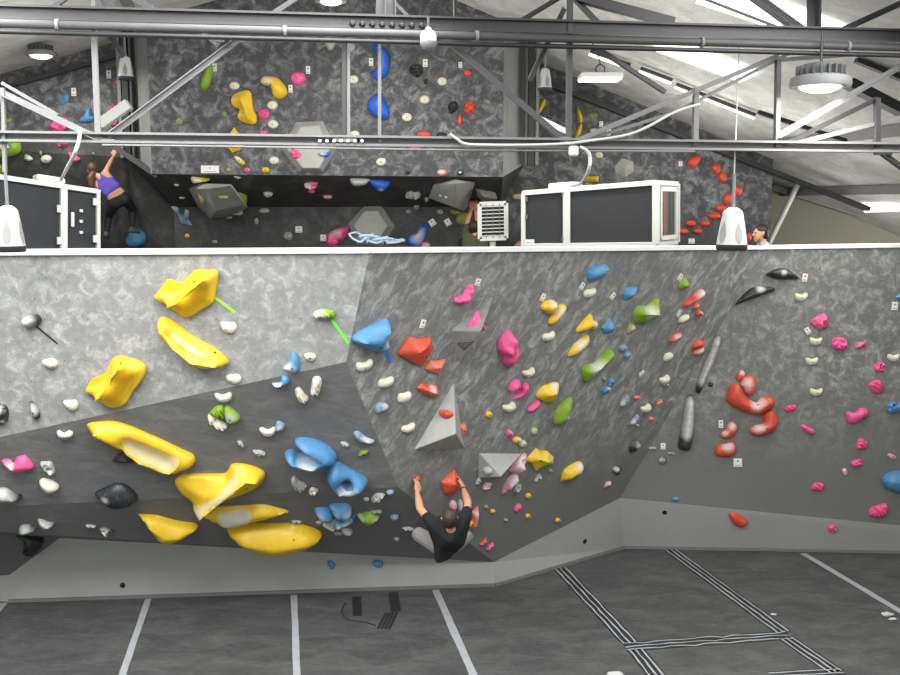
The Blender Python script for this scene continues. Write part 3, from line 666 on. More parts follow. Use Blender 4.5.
HOLDS_FRONT = '''
# big yellow macros
b|Y|s|250|!yellow winged macro with a scooped left side, topmost on the left wall=top yellow macro|80,270 115,220 150,170 190,180 235,185 270,150 310,118 370,118 430,122 432,170 425,215 415,275 400,300 330,345 260,380 205,350 150,310|r:168,308 215,290 262,245 320,195 372,155|p:T:200,318 265,262 330,200 372,165 398,180 402,240 380,285 310,325 240,352|b:318,168|d:190,245,60,.32 250,215,60,.32
h|Y|s|250|!squarish yellow macro with a scoop, above the diagonal fold at left=square yellow macro|480,175 520,110 590,75 635,-5 700,-12 805,28 808,90 740,185 700,250 625,268 560,232 520,200|r:560,205 610,150 645,85 690,30|p:T:585,212 630,150 665,80 710,25 765,40 775,80 730,150 690,210 640,232|b:690,10|d:560,130,55,.32 590,85,50,.3
b|Y|r|210|!long yellow banana macro between the top and lower macros=upper banana macro|97,440 110,390 140,383 190,410 300,490 420,560 490,620 485,645 440,660 340,665 270,630 150,520|r:130,450 200,540 300,620 430,640|p:A:160,440 225,465 330,545 400,585 370,600 300,575 205,500|b:425,572|d:190,470,45,.25 280,530,50,.3 360,575,45,.25
i|Y|r|190|!long yellow trough macro just under the diagonal fold=long trough macro|-290,388 -205,355 -100,368 110,455 240,518 303,550 298,590 250,618 170,624 60,585 -60,525|r:-250,385 -150,430 0,545 170,605|p:A:-100,408 0,440 150,500 232,535 195,592 120,595 0,548 -70,500|b:0|d:-70,455,45,.35 0,490,50,.4 80,525,50,.4 150,555,45,.35
p|Y|s|260|!yellow macro with a pale grooved channel running across it=channel macro|197,75 215,52 260,42 370,40 470,38 495,15 520,-20 600,-18 690,15 692,60 640,110 520,160 415,195 385,225 345,248 305,235 295,185 230,130|r:340,225 440,140 540,60 600,15 660,20|p:A:307,185 420,110 500,40 540,-8 562,50 450,165 385,212 345,243 312,228|b:600,75
p|Y|r|150|!yellow pointed macro with a pale chalked middle, below the channel macro=chalked yellow macro|345,248 395,215 500,206 600,200 690,193 760,212 830,238 800,250 640,290 490,322 430,300|r:420,255 560,258 700,225|p:H:430,228 520,215 620,205 632,250 590,295 490,310 450,285|b:0|d:470,250,50,.3 560,240,50,.35
p|Y|r|300|!largest yellow half-dish macro, lowest on the left wall=half-dish macro|493,345 545,315 640,298 790,297 910,308 1022,368 960,418 850,458 760,472 680,462 590,420 530,385|r:600,370 760,395 920,370|b:865,345
p|Y|r|210|!small yellow fin macro above the left kickboard=small fin macro|-10,252 30,247 100,255 200,290 325,322 250,370 190,400 140,405 100,385 60,330 30,285|r:60,290 140,350 220,345|b:0
# left wall small ones
a|K|r|110|!white and black egg-shaped hold with a black tape strip=black-and-white egg hold|118,395 150,370 205,365 230,390 215,425 160,437 130,425|c:145,400,48|b:0
a|W|r|60|cream kidney foothold|238,622 262,618 290,610 320,625 318,655 295,670 268,660 240,640|b:300,655
h|K|w|90|black and white mottled hold|-18,256 5,252 30,258 45,290 40,340 20,360 -18,358|c:10,270,15 22,345,12
h|K|r|70|white and black finger hold|165,240 190,238 220,290 222,325 205,332 185,325 175,290|c:188,275,30
h|W|r|60|cream kidney foothold|355,238 365,228 390,232 425,225 440,250 430,280 405,287 375,270|b:385,265
h|W|n|60|cream crescent foothold|320,405 335,400 360,415 385,400 410,412 400,435 345,440 325,425|b:0
h|P|r|110|!pink spiral shell hold at the far left=pink shell hold|10,570 50,568 75,588 95,550 140,545 165,565 190,605 150,618 100,632 45,612|c:60,590,22|b:0
h|S|w|80|white and grey rough hold|225,580 255,575 290,578 310,630 290,640 255,622|c:290,628,20
h|K|b|70|!black angular hold tucked under the long trough macro=black angular hold|630,570 660,535 690,522 753,548 752,578 680,582|b:0
b|W|r|60|cream kidney foothold|450,410 465,403 495,412 525,405 545,430 535,460 510,470 470,458|b:487,446
c|G|x|90|!ridged white and green hold with a green tape strip=ridged green hold|183,370 200,345 240,335 300,342 312,365 298,390 270,380 225,390 195,385|c:215,365,45|b:228,374
c|B|r|80|!small blue and white fin hold on the diagonal fold=small blue fin|18,662 50,635 60,585 80,575 105,605 114,650 105,685 70,690 35,680|c:45,665,40|b:70,660
c|W|x|55|small ridged cream foothold|135,590 160,580 190,585 202,600 195,620 170,628 145,610
i|W|n|60|cream crescent foothold|420,200 430,190 465,200 505,185 518,205 500,232 445,235|b:0
i|W|r|60|cream kidney foothold|480,95 500,82 520,86 545,78 570,100 560,130 530,138 490,120|b:512,116
i|B|r|80|blue and white hooked hold|745,135 790,130 800,95 830,95 840,125 800,148 760,150|c:770,140,34|b:0
i|G|x|100|green ribbed hold|390,305 430,265 468,265 475,320 440,312|b:0
i|W|x|90|cream ribbed crimp|382,318 400,310 490,365 470,392 420,370 386,338|b:0
i|G|r|100|green and white domed hold|470,280 490,262 535,290 565,325 545,348 495,355 475,320|c:498,320,38|b:508,318
i|W|n|60|cream crescent foothold|670,392 690,383 720,395 752,380 766,395 745,425 700,428|b:0
i|D|r|60|grey-blue knob|760,380 775,345 815,365 800,395 770,400|c:785,375,18|b:787,383
i|S|w|40|white chalky chip|545,460 570,458 585,485 565,488
i|S|w|45|white chalky chip|635,510 680,510 708,530 680,540 650,530
j|W|x|80|cream and green ribbed knob|85,170 110,160 140,195 160,215 145,237 110,232 92,205|b:0
j|W|x|80|cream and green ribbed knob|185,105 205,98 225,100 235,130 215,198 175,192 177,155|b:200,180
j|D|r|70|slate blue crescent hold|415,410 445,405 480,435 530,455 515,470 455,460 425,440|c:480,452,40|b:0
j|S|w|40|white chalky chip|340,465 365,462 392,478 380,488 350,482
j|G|b|35|small green crimp|437,540 455,512 498,508 495,525 460,548
j|B|r|230|!large blue claw hold opening to the left=blue claw hold|85,465 100,452 130,450 200,462 280,500 318,545 300,575 230,590 190,603 120,595 60,572 28,540 40,525 72,522 105,545 165,552 195,538 130,500|c:150,575,55|r:150,480 250,535 180,575 70,550|b:0|d:150,525,26,.8 110,530,24,.8 185,545,22,.5
q|B|r|230|!large blue hold with a round scoop, below the blue claw=blue scoop hold|260,50 280,-25 315,-37 360,-15 440,30 492,65 475,90 425,125 375,133 315,110|c:375,110,62|r:300,10 330,100 440,80|p:K:338,48 370,40 400,46 412,68 400,80 372,90 350,75|b:0|d:370,66,34,.7
q|S|x|100|white ribbed hold|62,55 80,40 105,60 148,85 140,108 105,115 75,95|b:0
q|W|w|60|cream and green chip|162,125 175,100 200,105 218,118 195,138 170,138
q|S|w|80|white chalky crimp|513,165 545,130 590,140 560,170 525,182|b:0
q|S|r|40|white chalky chip|o 485,165,35,22
q|D|r|60|slate blue chip|598,130 615,113 642,120 625,143
q|B|r|150|blue and white fan hold|192,220 230,208 280,215 305,265 290,285 240,288 215,265|c:215,255,30|b:0
q|B|r|160|blue and white fan hold|275,205 300,190 370,190 400,210 398,260 370,278 320,272 295,240|c:308,240,24 388,240,30|b:0
q|B|r|130|blue and white fan hold|310,300 330,283 380,270 428,250 400,290 360,318 315,325|c:385,290,26 318,300,16|b:0
q|S|w|90|white chalky wing hold|240,310 300,280 325,280 320,320 285,338|c:280,315,40|b:0
q|S|r|70|white chalky wing hold|345,330 405,335 400,365 360,362|c:370,345,30|b:0
q|S|r|40|white chalky chip|305,350 350,350 345,368 310,365
q|S|r|40|white chalky chip|o 220,295,35,16
q|G|r|130|!green claw-like hold with chalked edges on the underside=green claw hold|430,250 460,240 520,235 560,265 530,290 495,310 465,295|c:445,268,22 540,275,22|b:0
q|S|r|40|white chalky chip|510,235 555,225 572,238 545,245
q|D|r|70|slate blue chip|620,265 640,250 668,258 660,280 635,285
q|D|r|50|slate blue chip|o 655,388,34,20
q|S|w|40|white chalky chip|688,326 720,320 752,335 720,340
q|S|r|40|white chalky chip|68,284 115,286 118,297 70,295
q|B|r|45|blue oval foothold|268,515 285,508 310,530 305,555 285,555 270,535|b:293,533
q|B|r|45|blue oval foothold|520,525 535,505 575,515 578,540 555,550 530,540|b:558,528
o|K|r|130|!white-topped black hold on the left picture edge=white-topped black hold|-25,112 40,108 80,135 115,145 115,165 60,172 -25,173|c:10,130,60|b:0
o|W|r|110|!cream pear-shaped hold left of the black boulder hold=cream pear hold|220,68 235,56 255,55 300,70 333,98 310,120 265,127 240,105|b:0
o|K|r|150|!big black boulder-like hold under the long trough macro=black boulder hold|535,140 570,115 630,88 690,82 740,115 772,155 760,185 700,212 640,215 590,195|c:595,150,18|b:0
o|K|r|110|white-capped black hold|105,345 120,310 170,308 180,322 210,325 180,345 120,362|c:135,335,40|b:0
o|K|r|110|white-capped black hold|210,280 240,278 270,295 305,300 280,325 240,325|c:240,305,46|b:0
o|K|r|150|!black horn-shaped hold beside the far left kickboard=black horn hold|92,375 120,362 180,362 230,380 247,405 220,455 180,485 130,475 140,440 125,395|b:0
o|S|r|40|white chalky chip|486,308 534,312 534,323 488,320
o|K|w|70|white and black chip|560,335 590,325 640,345 612,350 612,370 585,360|c:585,348,28
# centre wall
c|B|r|190|!blue shark-fin hold beside the fold, with a blue tape strip=blue shark-fin hold|418,500 440,475 520,430 605,393 607,430 595,480 612,525 600,555 560,575 500,560 430,525|c:600,530,45|b:540,530|r:450,505 540,500 590,440
c|W|r|60|cream kidney foothold|433,645 445,632 480,640 505,615 520,620 520,650 490,675 450,685 435,670|b:470,660
c|R|b|150|!large orange block hold, left of the logo volume=large orange block|668,585 730,490 790,505 855,495 850,530 865,550 805,655 740,625|r:760,560 800,530|b:812,594
d|Q|b|90|!medium orange block hold just under the large orange block=medium orange block|30,668 62,622 100,625 148,616 130,660 112,700 60,685|b:0
j|R|b|110|!orange wedge hold with a bolt, above the pyramid volume=orange wedge hold|772,160 795,130 850,140 885,145 895,180 880,213 840,205 800,185|c:850,160,26|b:876,195
j|W|r|60|cream kidney foothold|555,135 565,110 595,108 630,92 642,110 630,140 590,158 560,152|b:0
j|D|r|70|blue and white knob|540,270 560,240 605,250 605,275 570,292 545,300|c:592,255,26|b:560,262
j|W|r|60|cream kidney foothold|665,215 672,188 700,190 728,178 743,195 730,225 695,243 668,236|b:0
j|W|r|60|cream kidney foothold|682,395 692,372 720,370 750,352 760,370 745,400 705,412|b:700,402
d|P|w|110|!pink knobbly flame hold at the top of the centre wall=pink flame hold|195,285 205,268 240,260 275,205 300,195 300,225 285,270 260,298 225,300 200,298|b:0
d|P|b|80|!pink pinch hold sitting on the logo volume=pink pinch hold|262,425 300,380 305,350 325,343 335,370 338,405 310,430 280,440|b:318,397
d|P|r|45|small pink nub|345,430 360,418 370,440 352,455|b:0
d|P|w|150|!large crumpled pink hold right of the logo volume=large crumpled pink hold|438,545 450,500 490,455 520,470 530,510 548,540 550,600 535,640 505,658 475,640 470,595 445,570|b:500,560
d|W|r|60|cream kidney foothold|690,490 700,470 735,470 750,455 760,475 750,500 715,515 695,508|b:700,497
d|Y|r|120|yellow and white knob|683,325 705,290 750,283 770,300 765,330 735,362 700,345|c:745,300,30|b:0
d|Y|r|100|yellow and white pinch|725,410 740,375 780,315 815,308 818,335 780,385 745,418|c:785,350,32|b:0
e|B|r|130|!blue rounded hold high near the coping=high blue hold|325,145 330,115 370,90 420,80 440,100 430,130 380,165 335,170|b:410,95
e|W|r|60|cream kidney foothold|303,250 310,225 355,222 368,215 372,240 350,262 315,270|b:318,250
e|B|b|110|blue block hold|522,250 540,212 605,208 600,235 570,278 530,280|b:0
e|B|b|110|blue block hold|400,440 445,385 480,425 470,460 425,472|b:458,440
e|G|s|190|!big green horned hold in the upper centre wall=big green horned hold|583,355 610,315 655,320 695,290 725,275 733,330 725,370 640,412 595,405|r:610,350 700,350|b:700,345|c:665,345,40
e|O|r|50|small olive hook hold|545,475 560,415 595,425 590,450|c:575,435,14|b:0
e|Y|r|110|!yellow fin hold with a rounded chalked corner=yellow fin hold|262,465 270,430 340,362 355,395 378,405 370,440 320,448|c:362,415,26|b:335,425
e|Y|r|100|yellow and white pinch|215,590 250,530 320,483 333,495 310,550 240,597|c:280,530,36|b:0
l|G|r|150|!long bent green hold with chalk in its crook=long bent green hold|290,50 310,28 345,25 370,15 410,-30 440,-58 468,-48 462,-15 420,20 380,60 322,122 298,95|c:370,35,48|r:320,60 370,40 440,-30|b:0
e|D|r|60|small slate blue knob|o 525,552,46,44,-20
e|D|r|60|small slate blue knob|o 548,592,40,42
f|G|b|90|!small green pyramid hold beside a white tag=small green pyramid|103,215 110,180 140,150 170,195 165,212 120,222|b:0
f|R|r|100|!long red pinch with a chalky pink end=long red pinch|128,310 140,290 185,260 235,225 255,240 240,265 190,295 140,325|c:230,245,36|b:0
f|Q|r|60|small coral knob|180,328 195,303 218,305 215,330|b:0
f|R|r|60|small red chip|200,370 210,340 240,350 238,368|c:235,350,12
f|W|r|55|cream kidney foothold|105,400 115,375 160,362 165,385 140,405 112,412|b:0
f|R|r|70|red and pink pinch|52,515 65,490 118,465 115,490 70,518|c:95,490,22|b:0
f|R|r|90|!round red hold directly above a coral one near the corner=round red hold|178,545 200,508 248,515 245,540 190,553|b:0
f|Q|r|60|coral crescent hold|185,585 205,560 240,545 248,570 215,590|c:225,570,22|b:0
f|W|r|55|cream kidney foothold|20,615 28,585 45,582 60,576 78,595 60,618 30,627|b:0
l|W|r|55|cream kidney foothold|n 758,110,58,46,-20|b:0
l|W|r|55|cream kidney foothold|n 653,272,58,46,-20|b:0
l|B|r|60|slate blue crimp|435,135 445,105 470,105 472,130 455,150|c:440,145,12
l|B|r|60|slate blue crimp|405,185 415,150 455,155 440,185|c:440,152,12
l|O|r|30|small olive disc|o 418,108,26,24
l|D|r|60|slate blue crimp|510,245 520,225 545,200 560,215 550,250 515,262|c:520,245,18
l|Q|r|45|small coral oval foothold|o 603,213,35,26
l|Q|r|45|small coral wedge foothold|712,245 738,222 745,240 722,258
l|Q|r|45|small coral oval foothold|o 683,333,32,26
l|D|r|60|slate blue crimp|565,360 585,325 605,305 615,330 590,360|c:580,348,20
l|S|r|30|white chalky chip|o 605,368,22,16
l|K|b|110|!black faceted hold with a white side near the lower corner=black faceted hold|557,490 575,455 605,450 625,485 600,512 565,522|c:610,478,24|b:0
l|K|r|80|black and white knob|462,620 475,600 510,595 517,625 490,645|c:478,612,16 506,628,10|b:0
l|Y|r|140|!yellow bulbous hold with a chalk-white cap, lowest yellow on the centre wall=white-capped yellow hold|176,680 188,625 230,592 285,575 300,602 280,640 250,650 225,668 190,677|c:275,598,34|b:0
k|Y|s|150|!yellow hold with a pale cap above the pink wedge=pale-capped yellow hold|652,200 690,150 720,140 775,130 783,160 770,210 735,237 690,228|c:757,148,32|b:0
k|P|r|90|pink block hold|500,165 515,125 550,108 570,145 545,175 515,185|b:545,155
k|P|r|80|!pink bow-shaped crimp beside the pink block=pink bow crimp|530,222 545,195 572,178 575,145 600,128 612,150 600,185 560,210|b:0
k|P|r|70|pink wedge hold|605,285 620,260 665,228 677,240 660,275 620,293|b:645,266
k|W|r|60|cream kidney foothold|n 612,70,68,50,-18|b:590,85
k|W|r|60|cream kidney foothold|n 503,265,70,54,-18|b:480,280
k|Y|r|45|small round yellow foothold|o 388,308,38,38|b:388,308
k|G|r|140|!green teardrop hold with a white tip=green teardrop hold|752,345 765,280 800,235 850,212 855,240 835,300 845,330 815,340 775,368|c:830,320,30|b:0
k|P|r|60|pink and grey chip|485,420 495,390 525,410 515,435|c:515,395,14
k|Y|r|55|pale yellow chip|o 545,450,50,36|c:560,440,18
k|G|r|55|pale green chip|o 578,470,48,42|c:575,468,24
k|G|r|50|green and white disc|o 643,398,40,44|c:640,400,20
k|Y|b|160|!chunky faceted yellow hold right of the small triangular volume=chunky yellow hold|600,555 655,495 680,515 720,515 752,545 750,580 700,600 655,622 630,585 605,575|c:738,560,28|r:650,545 700,560|b:655,548
k|O|r|30|small olive disc|o 735,625,24,24
k|R|r|70|!red hold with a bolt on the pyramid volume left face=red hold on the pyramid|108,290 130,278 180,292 178,315 145,328 115,315|b:143,304
k|Q|r|60|coral pinch on the pyramid edge|212,370 240,360 262,375 255,415 230,430 222,395|b:240,395
k|S|r|60|!grey hold on the dark side of the small triangular volume=grey hold on the small volume|o 378,625,60,46,20|b:370,622
k|L|w|110|!pale pink bean hold against the small triangular volume=upper pale pink hold|505,615 540,570 595,525 598,570 575,610 545,638 510,630|c:570,575,40|b:0
r|L|w|110|!pale pink bean hold with a bright pink tip, below the other=lower pale pink hold|575,188 600,120 640,75 665,75 660,120 625,165 590,190|c:640,110,40|b:0
r|R|b|150|!orange block held by the climbing man right hand=climber's orange block|233,125 310,55 325,85 340,155 300,197 255,190|r:285,120 310,140|b:0
r|R|r|40|!small orange-red grip under the climbing man left hand=climber's left grip|80,118 88,100 105,88 115,105 105,130 90,135|b:0
r|Q|b|110|!coral flake hold right of the climbing man shoulder=coral flake|400,300 440,258 445,310 425,385 405,385 410,330|c:425,300,18|b:0
r|Y|r|50|small yellow chip|388,358 405,340 410,360 395,378
r|L|r|70|brownish pink knob|o 300,255,40,58|b:0
r|S|r|80|grey finger hold|325,255 335,222 350,230 345,270 330,285|b:0
r|S|w|45|pale chalky chip|425,135 440,100 455,100 450,125 435,138
r|L|w|60|pale pink chip|465,160 480,130 512,125 500,155 478,170|c:490,145,20
r|S|w|55|pale green chip|640,175 655,145 682,138 678,165 650,182
r|S|w|50|grey chalky chip|755,120 780,78 795,90 775,120
r|Y|r|40|small yellow disc foothold|o 723,203,32,34
r|Y|r|40|small yellow disc foothold|o 523,290,28,28
r|Y|r|40|small yellow disc foothold|o 720,317,30,30
r|Y|r|40|small yellow disc foothold|o 888,340,28,28
r|P|r|60|!bright pink chip low on the centre wall=low pink chip|640,280 655,250 682,250 675,280 650,292
r|O|r|35|small olive disc|o 485,265,24,26
r|O|r|35|small olive disc|o 595,338,26,20
r|R|b|60|!small orange wedge right beside the climbing man hip=small orange wedge|443,475 485,438 490,455 475,475 450,480
r|P|r|50|!small pink wedge below the small orange wedge=small pink wedge|482,503 520,465 525,480 505,505
s|Y|r|40|small yellow disc foothold|o 158,340,28,26
s|L|w|50|pale pink chip|417,155 430,125 457,122 450,140 430,152|c:445,132,16
# right wall
f|K|r|90|!long black blade hold, uppermost on the right wall=upper black blade|598,135 640,112 680,102 720,110 775,150 775,163 660,163 610,145|c:690,130,14|b:0
f|K|r|90|!long black blade hold slanting at the wall corner=slanting black blade|428,300 480,240 540,205 635,212 642,228 590,248 500,280 440,303|c:560,220,22|b:0
m|K|r|120|!long thin black bar hold dusted white, upper of two bars=upper black bar|315,-140 343,-130 338,-90 300,20 265,95 240,160 222,185 203,170 210,130 250,20 285,-60|c:308,-95,40 300,-60,40 290,-20,40 276,15,40 262,50,36 248,85,34 235,115,30|b:0
m|K|r|150|!long thick black bar hold dusted white, lower of two bars=lower black bar|147,212 188,210 192,330 178,480 150,508 108,492 108,450 130,330|c:168,245,36 164,280,40 160,315,44 156,350,44 152,385,40 146,415,30|b:0
m|K|r|30|!round black peg right of the upper black bar=round black peg|o 285,138,26,26|b:0
f|W|n|50|cream kidney foothold|n 795,262,72,52|b:795,270
g|W|n|50|cream kidney foothold|n 428,510,72,50|b:430,518
g|W|n|50|cream kidney foothold|n 405,623,72,48|b:405,632
g|W|n|50|cream kidney foothold|n 865,603,70,48|b:0
n|W|n|50|cream kidney foothold|n 430,178,72,48|b:430,186
g|P|w|90|!pink square hold, highest pink on the right wall=highest pink hold|400,405 415,385 475,358 500,410 460,447 420,430|b:450,405
g|P|w|90|pink rounded hold|517,510 540,493 590,497 603,520 595,555 570,565 525,550|b:560,525
g|P|b|60|small pink wedge hold|653,548 670,520 705,512 710,530 690,548 660,555
g|B|b|60|!blue hold cut by the right picture edge, upper one=upper edge blue hold|872,265 905,243 930,262 905,285|b:0
n|P|w|70|pink rounded hold|755,40 765,22 790,10 818,25 812,60 775,65|b:800,35
n|P|x|90|!pink block hold with carved ribs near the right edge=carved pink block|725,145 745,120 785,113 805,150 790,185 760,185|b:750,150
n|B|w|100|!blue knobbly hold at the right, level with the long pink hold=blue knobbly hold|828,275 835,240 875,235 905,250 900,280 850,302|b:862,262
n|P|x|55|pink ribbed crimp|250,275 265,258 315,253 312,280 280,292 258,288|b:0
n|P|x|55|pink ribbed crimp|340,375 355,362 390,380 424,398 410,422 370,405|b:0
n|P|r|110|!long pink saddle hold, largest pink on the right wall=long pink saddle|597,305 610,290 650,295 680,270 715,275 725,310 690,330 650,357 610,350|b:690,322
n|P|w|70|pink two-lobed hold|655,490 665,445 690,440 718,465 710,492 670,502|b:700,468
n|P|w|60|pink rounded hold|622,580 635,565 675,557 685,575 670,598 640,605|b:645,578
n|L|w|50|pale pink chip|830,535 845,525 880,545 870,560 850,555
n|L|r|35|white and pink chip|575,615 598,612 605,640 588,648|c:585,622,14
u|B|r|200|!large smooth blue hold on the right picture edge=large edge blue hold|805,65 815,35 850,12 905,5 960,30 960,110 905,132 860,118 825,100|b:0
u|P|x|60|pink ribbed crimp|400,105 420,70 472,80 460,118 410,112|b:0
u|P|x|90|!pink shell hold with ridges, below the large blue one=ridged pink shell|727,245 740,210 815,188 830,200 825,250 780,268 735,258|b:0
u|P|w|45|!pink foothold on the right kickboard=kickboard pink foothold|495,320 515,308 545,318 550,335 525,355 500,348|b:528,335
m|R|r|60|!small red chalky hold atop the red cluster=top red chip|430,100 440,65 458,55 480,75 470,105 440,120|c:462,72,16|b:452,88
m|R|r|120|!round red hold with a chalked left side in the cluster=chalked round red hold|455,140 470,100 510,88 540,110 538,165 510,200 480,185 475,160|c:482,138,34|b:508,155
m|R|r|170|!largest red banana-shaped jug on the right wall=red banana jug|378,200 400,145 435,130 460,165 480,200 540,240 570,215 610,205 645,230 630,270 560,305 500,300 420,265 385,235|c:535,250,34 560,235,26|r:425,185 450,240 540,275 610,240|b:545,252|d:530,225,40,.3
m|R|r|140|!red hooked jug beneath the red banana jug=red hooked jug|510,390 535,368 580,355 585,310 620,278 655,315 665,355 630,405 560,428 515,415|c:548,375,34|r:620,310 620,370 550,400|b:590,385
m|R|r|90|!two-lobed red hold with chalk left of the hooked jug=two-lobed red hold|342,415 370,390 385,355 410,348 433,370 430,410 390,440 350,440|c:405,370,24 362,410,16|b:0
m|R|r|100|!red pocketed hold below the two-lobed red hold=red pocket hold|310,515 325,480 370,470 410,462 428,485 425,525 380,545 325,538|c:378,485,30|b:378,488
m|S|r|40|grey chalky chip|5,130 28,128 52,138 30,148
l|S|r|40|pale grey chip|o 688,497,46,18
l|S|r|30|pale grey chip|o 795,527,42,14,8
l|K|w|60|white and black chip|722,565 735,545 762,548 768,572 750,588 728,580|c:738,565,20|b:738,567
s|B|r|40|!small blue chip resting above the kickboard corner=corner blue chip|795,220 815,208 840,215 825,235|b:0
t|R|r|80|!orange oval foothold on the right kickboard=kickboard orange foothold|388,260 400,240 430,245 492,285 490,305 465,322 420,310|b:0
'''

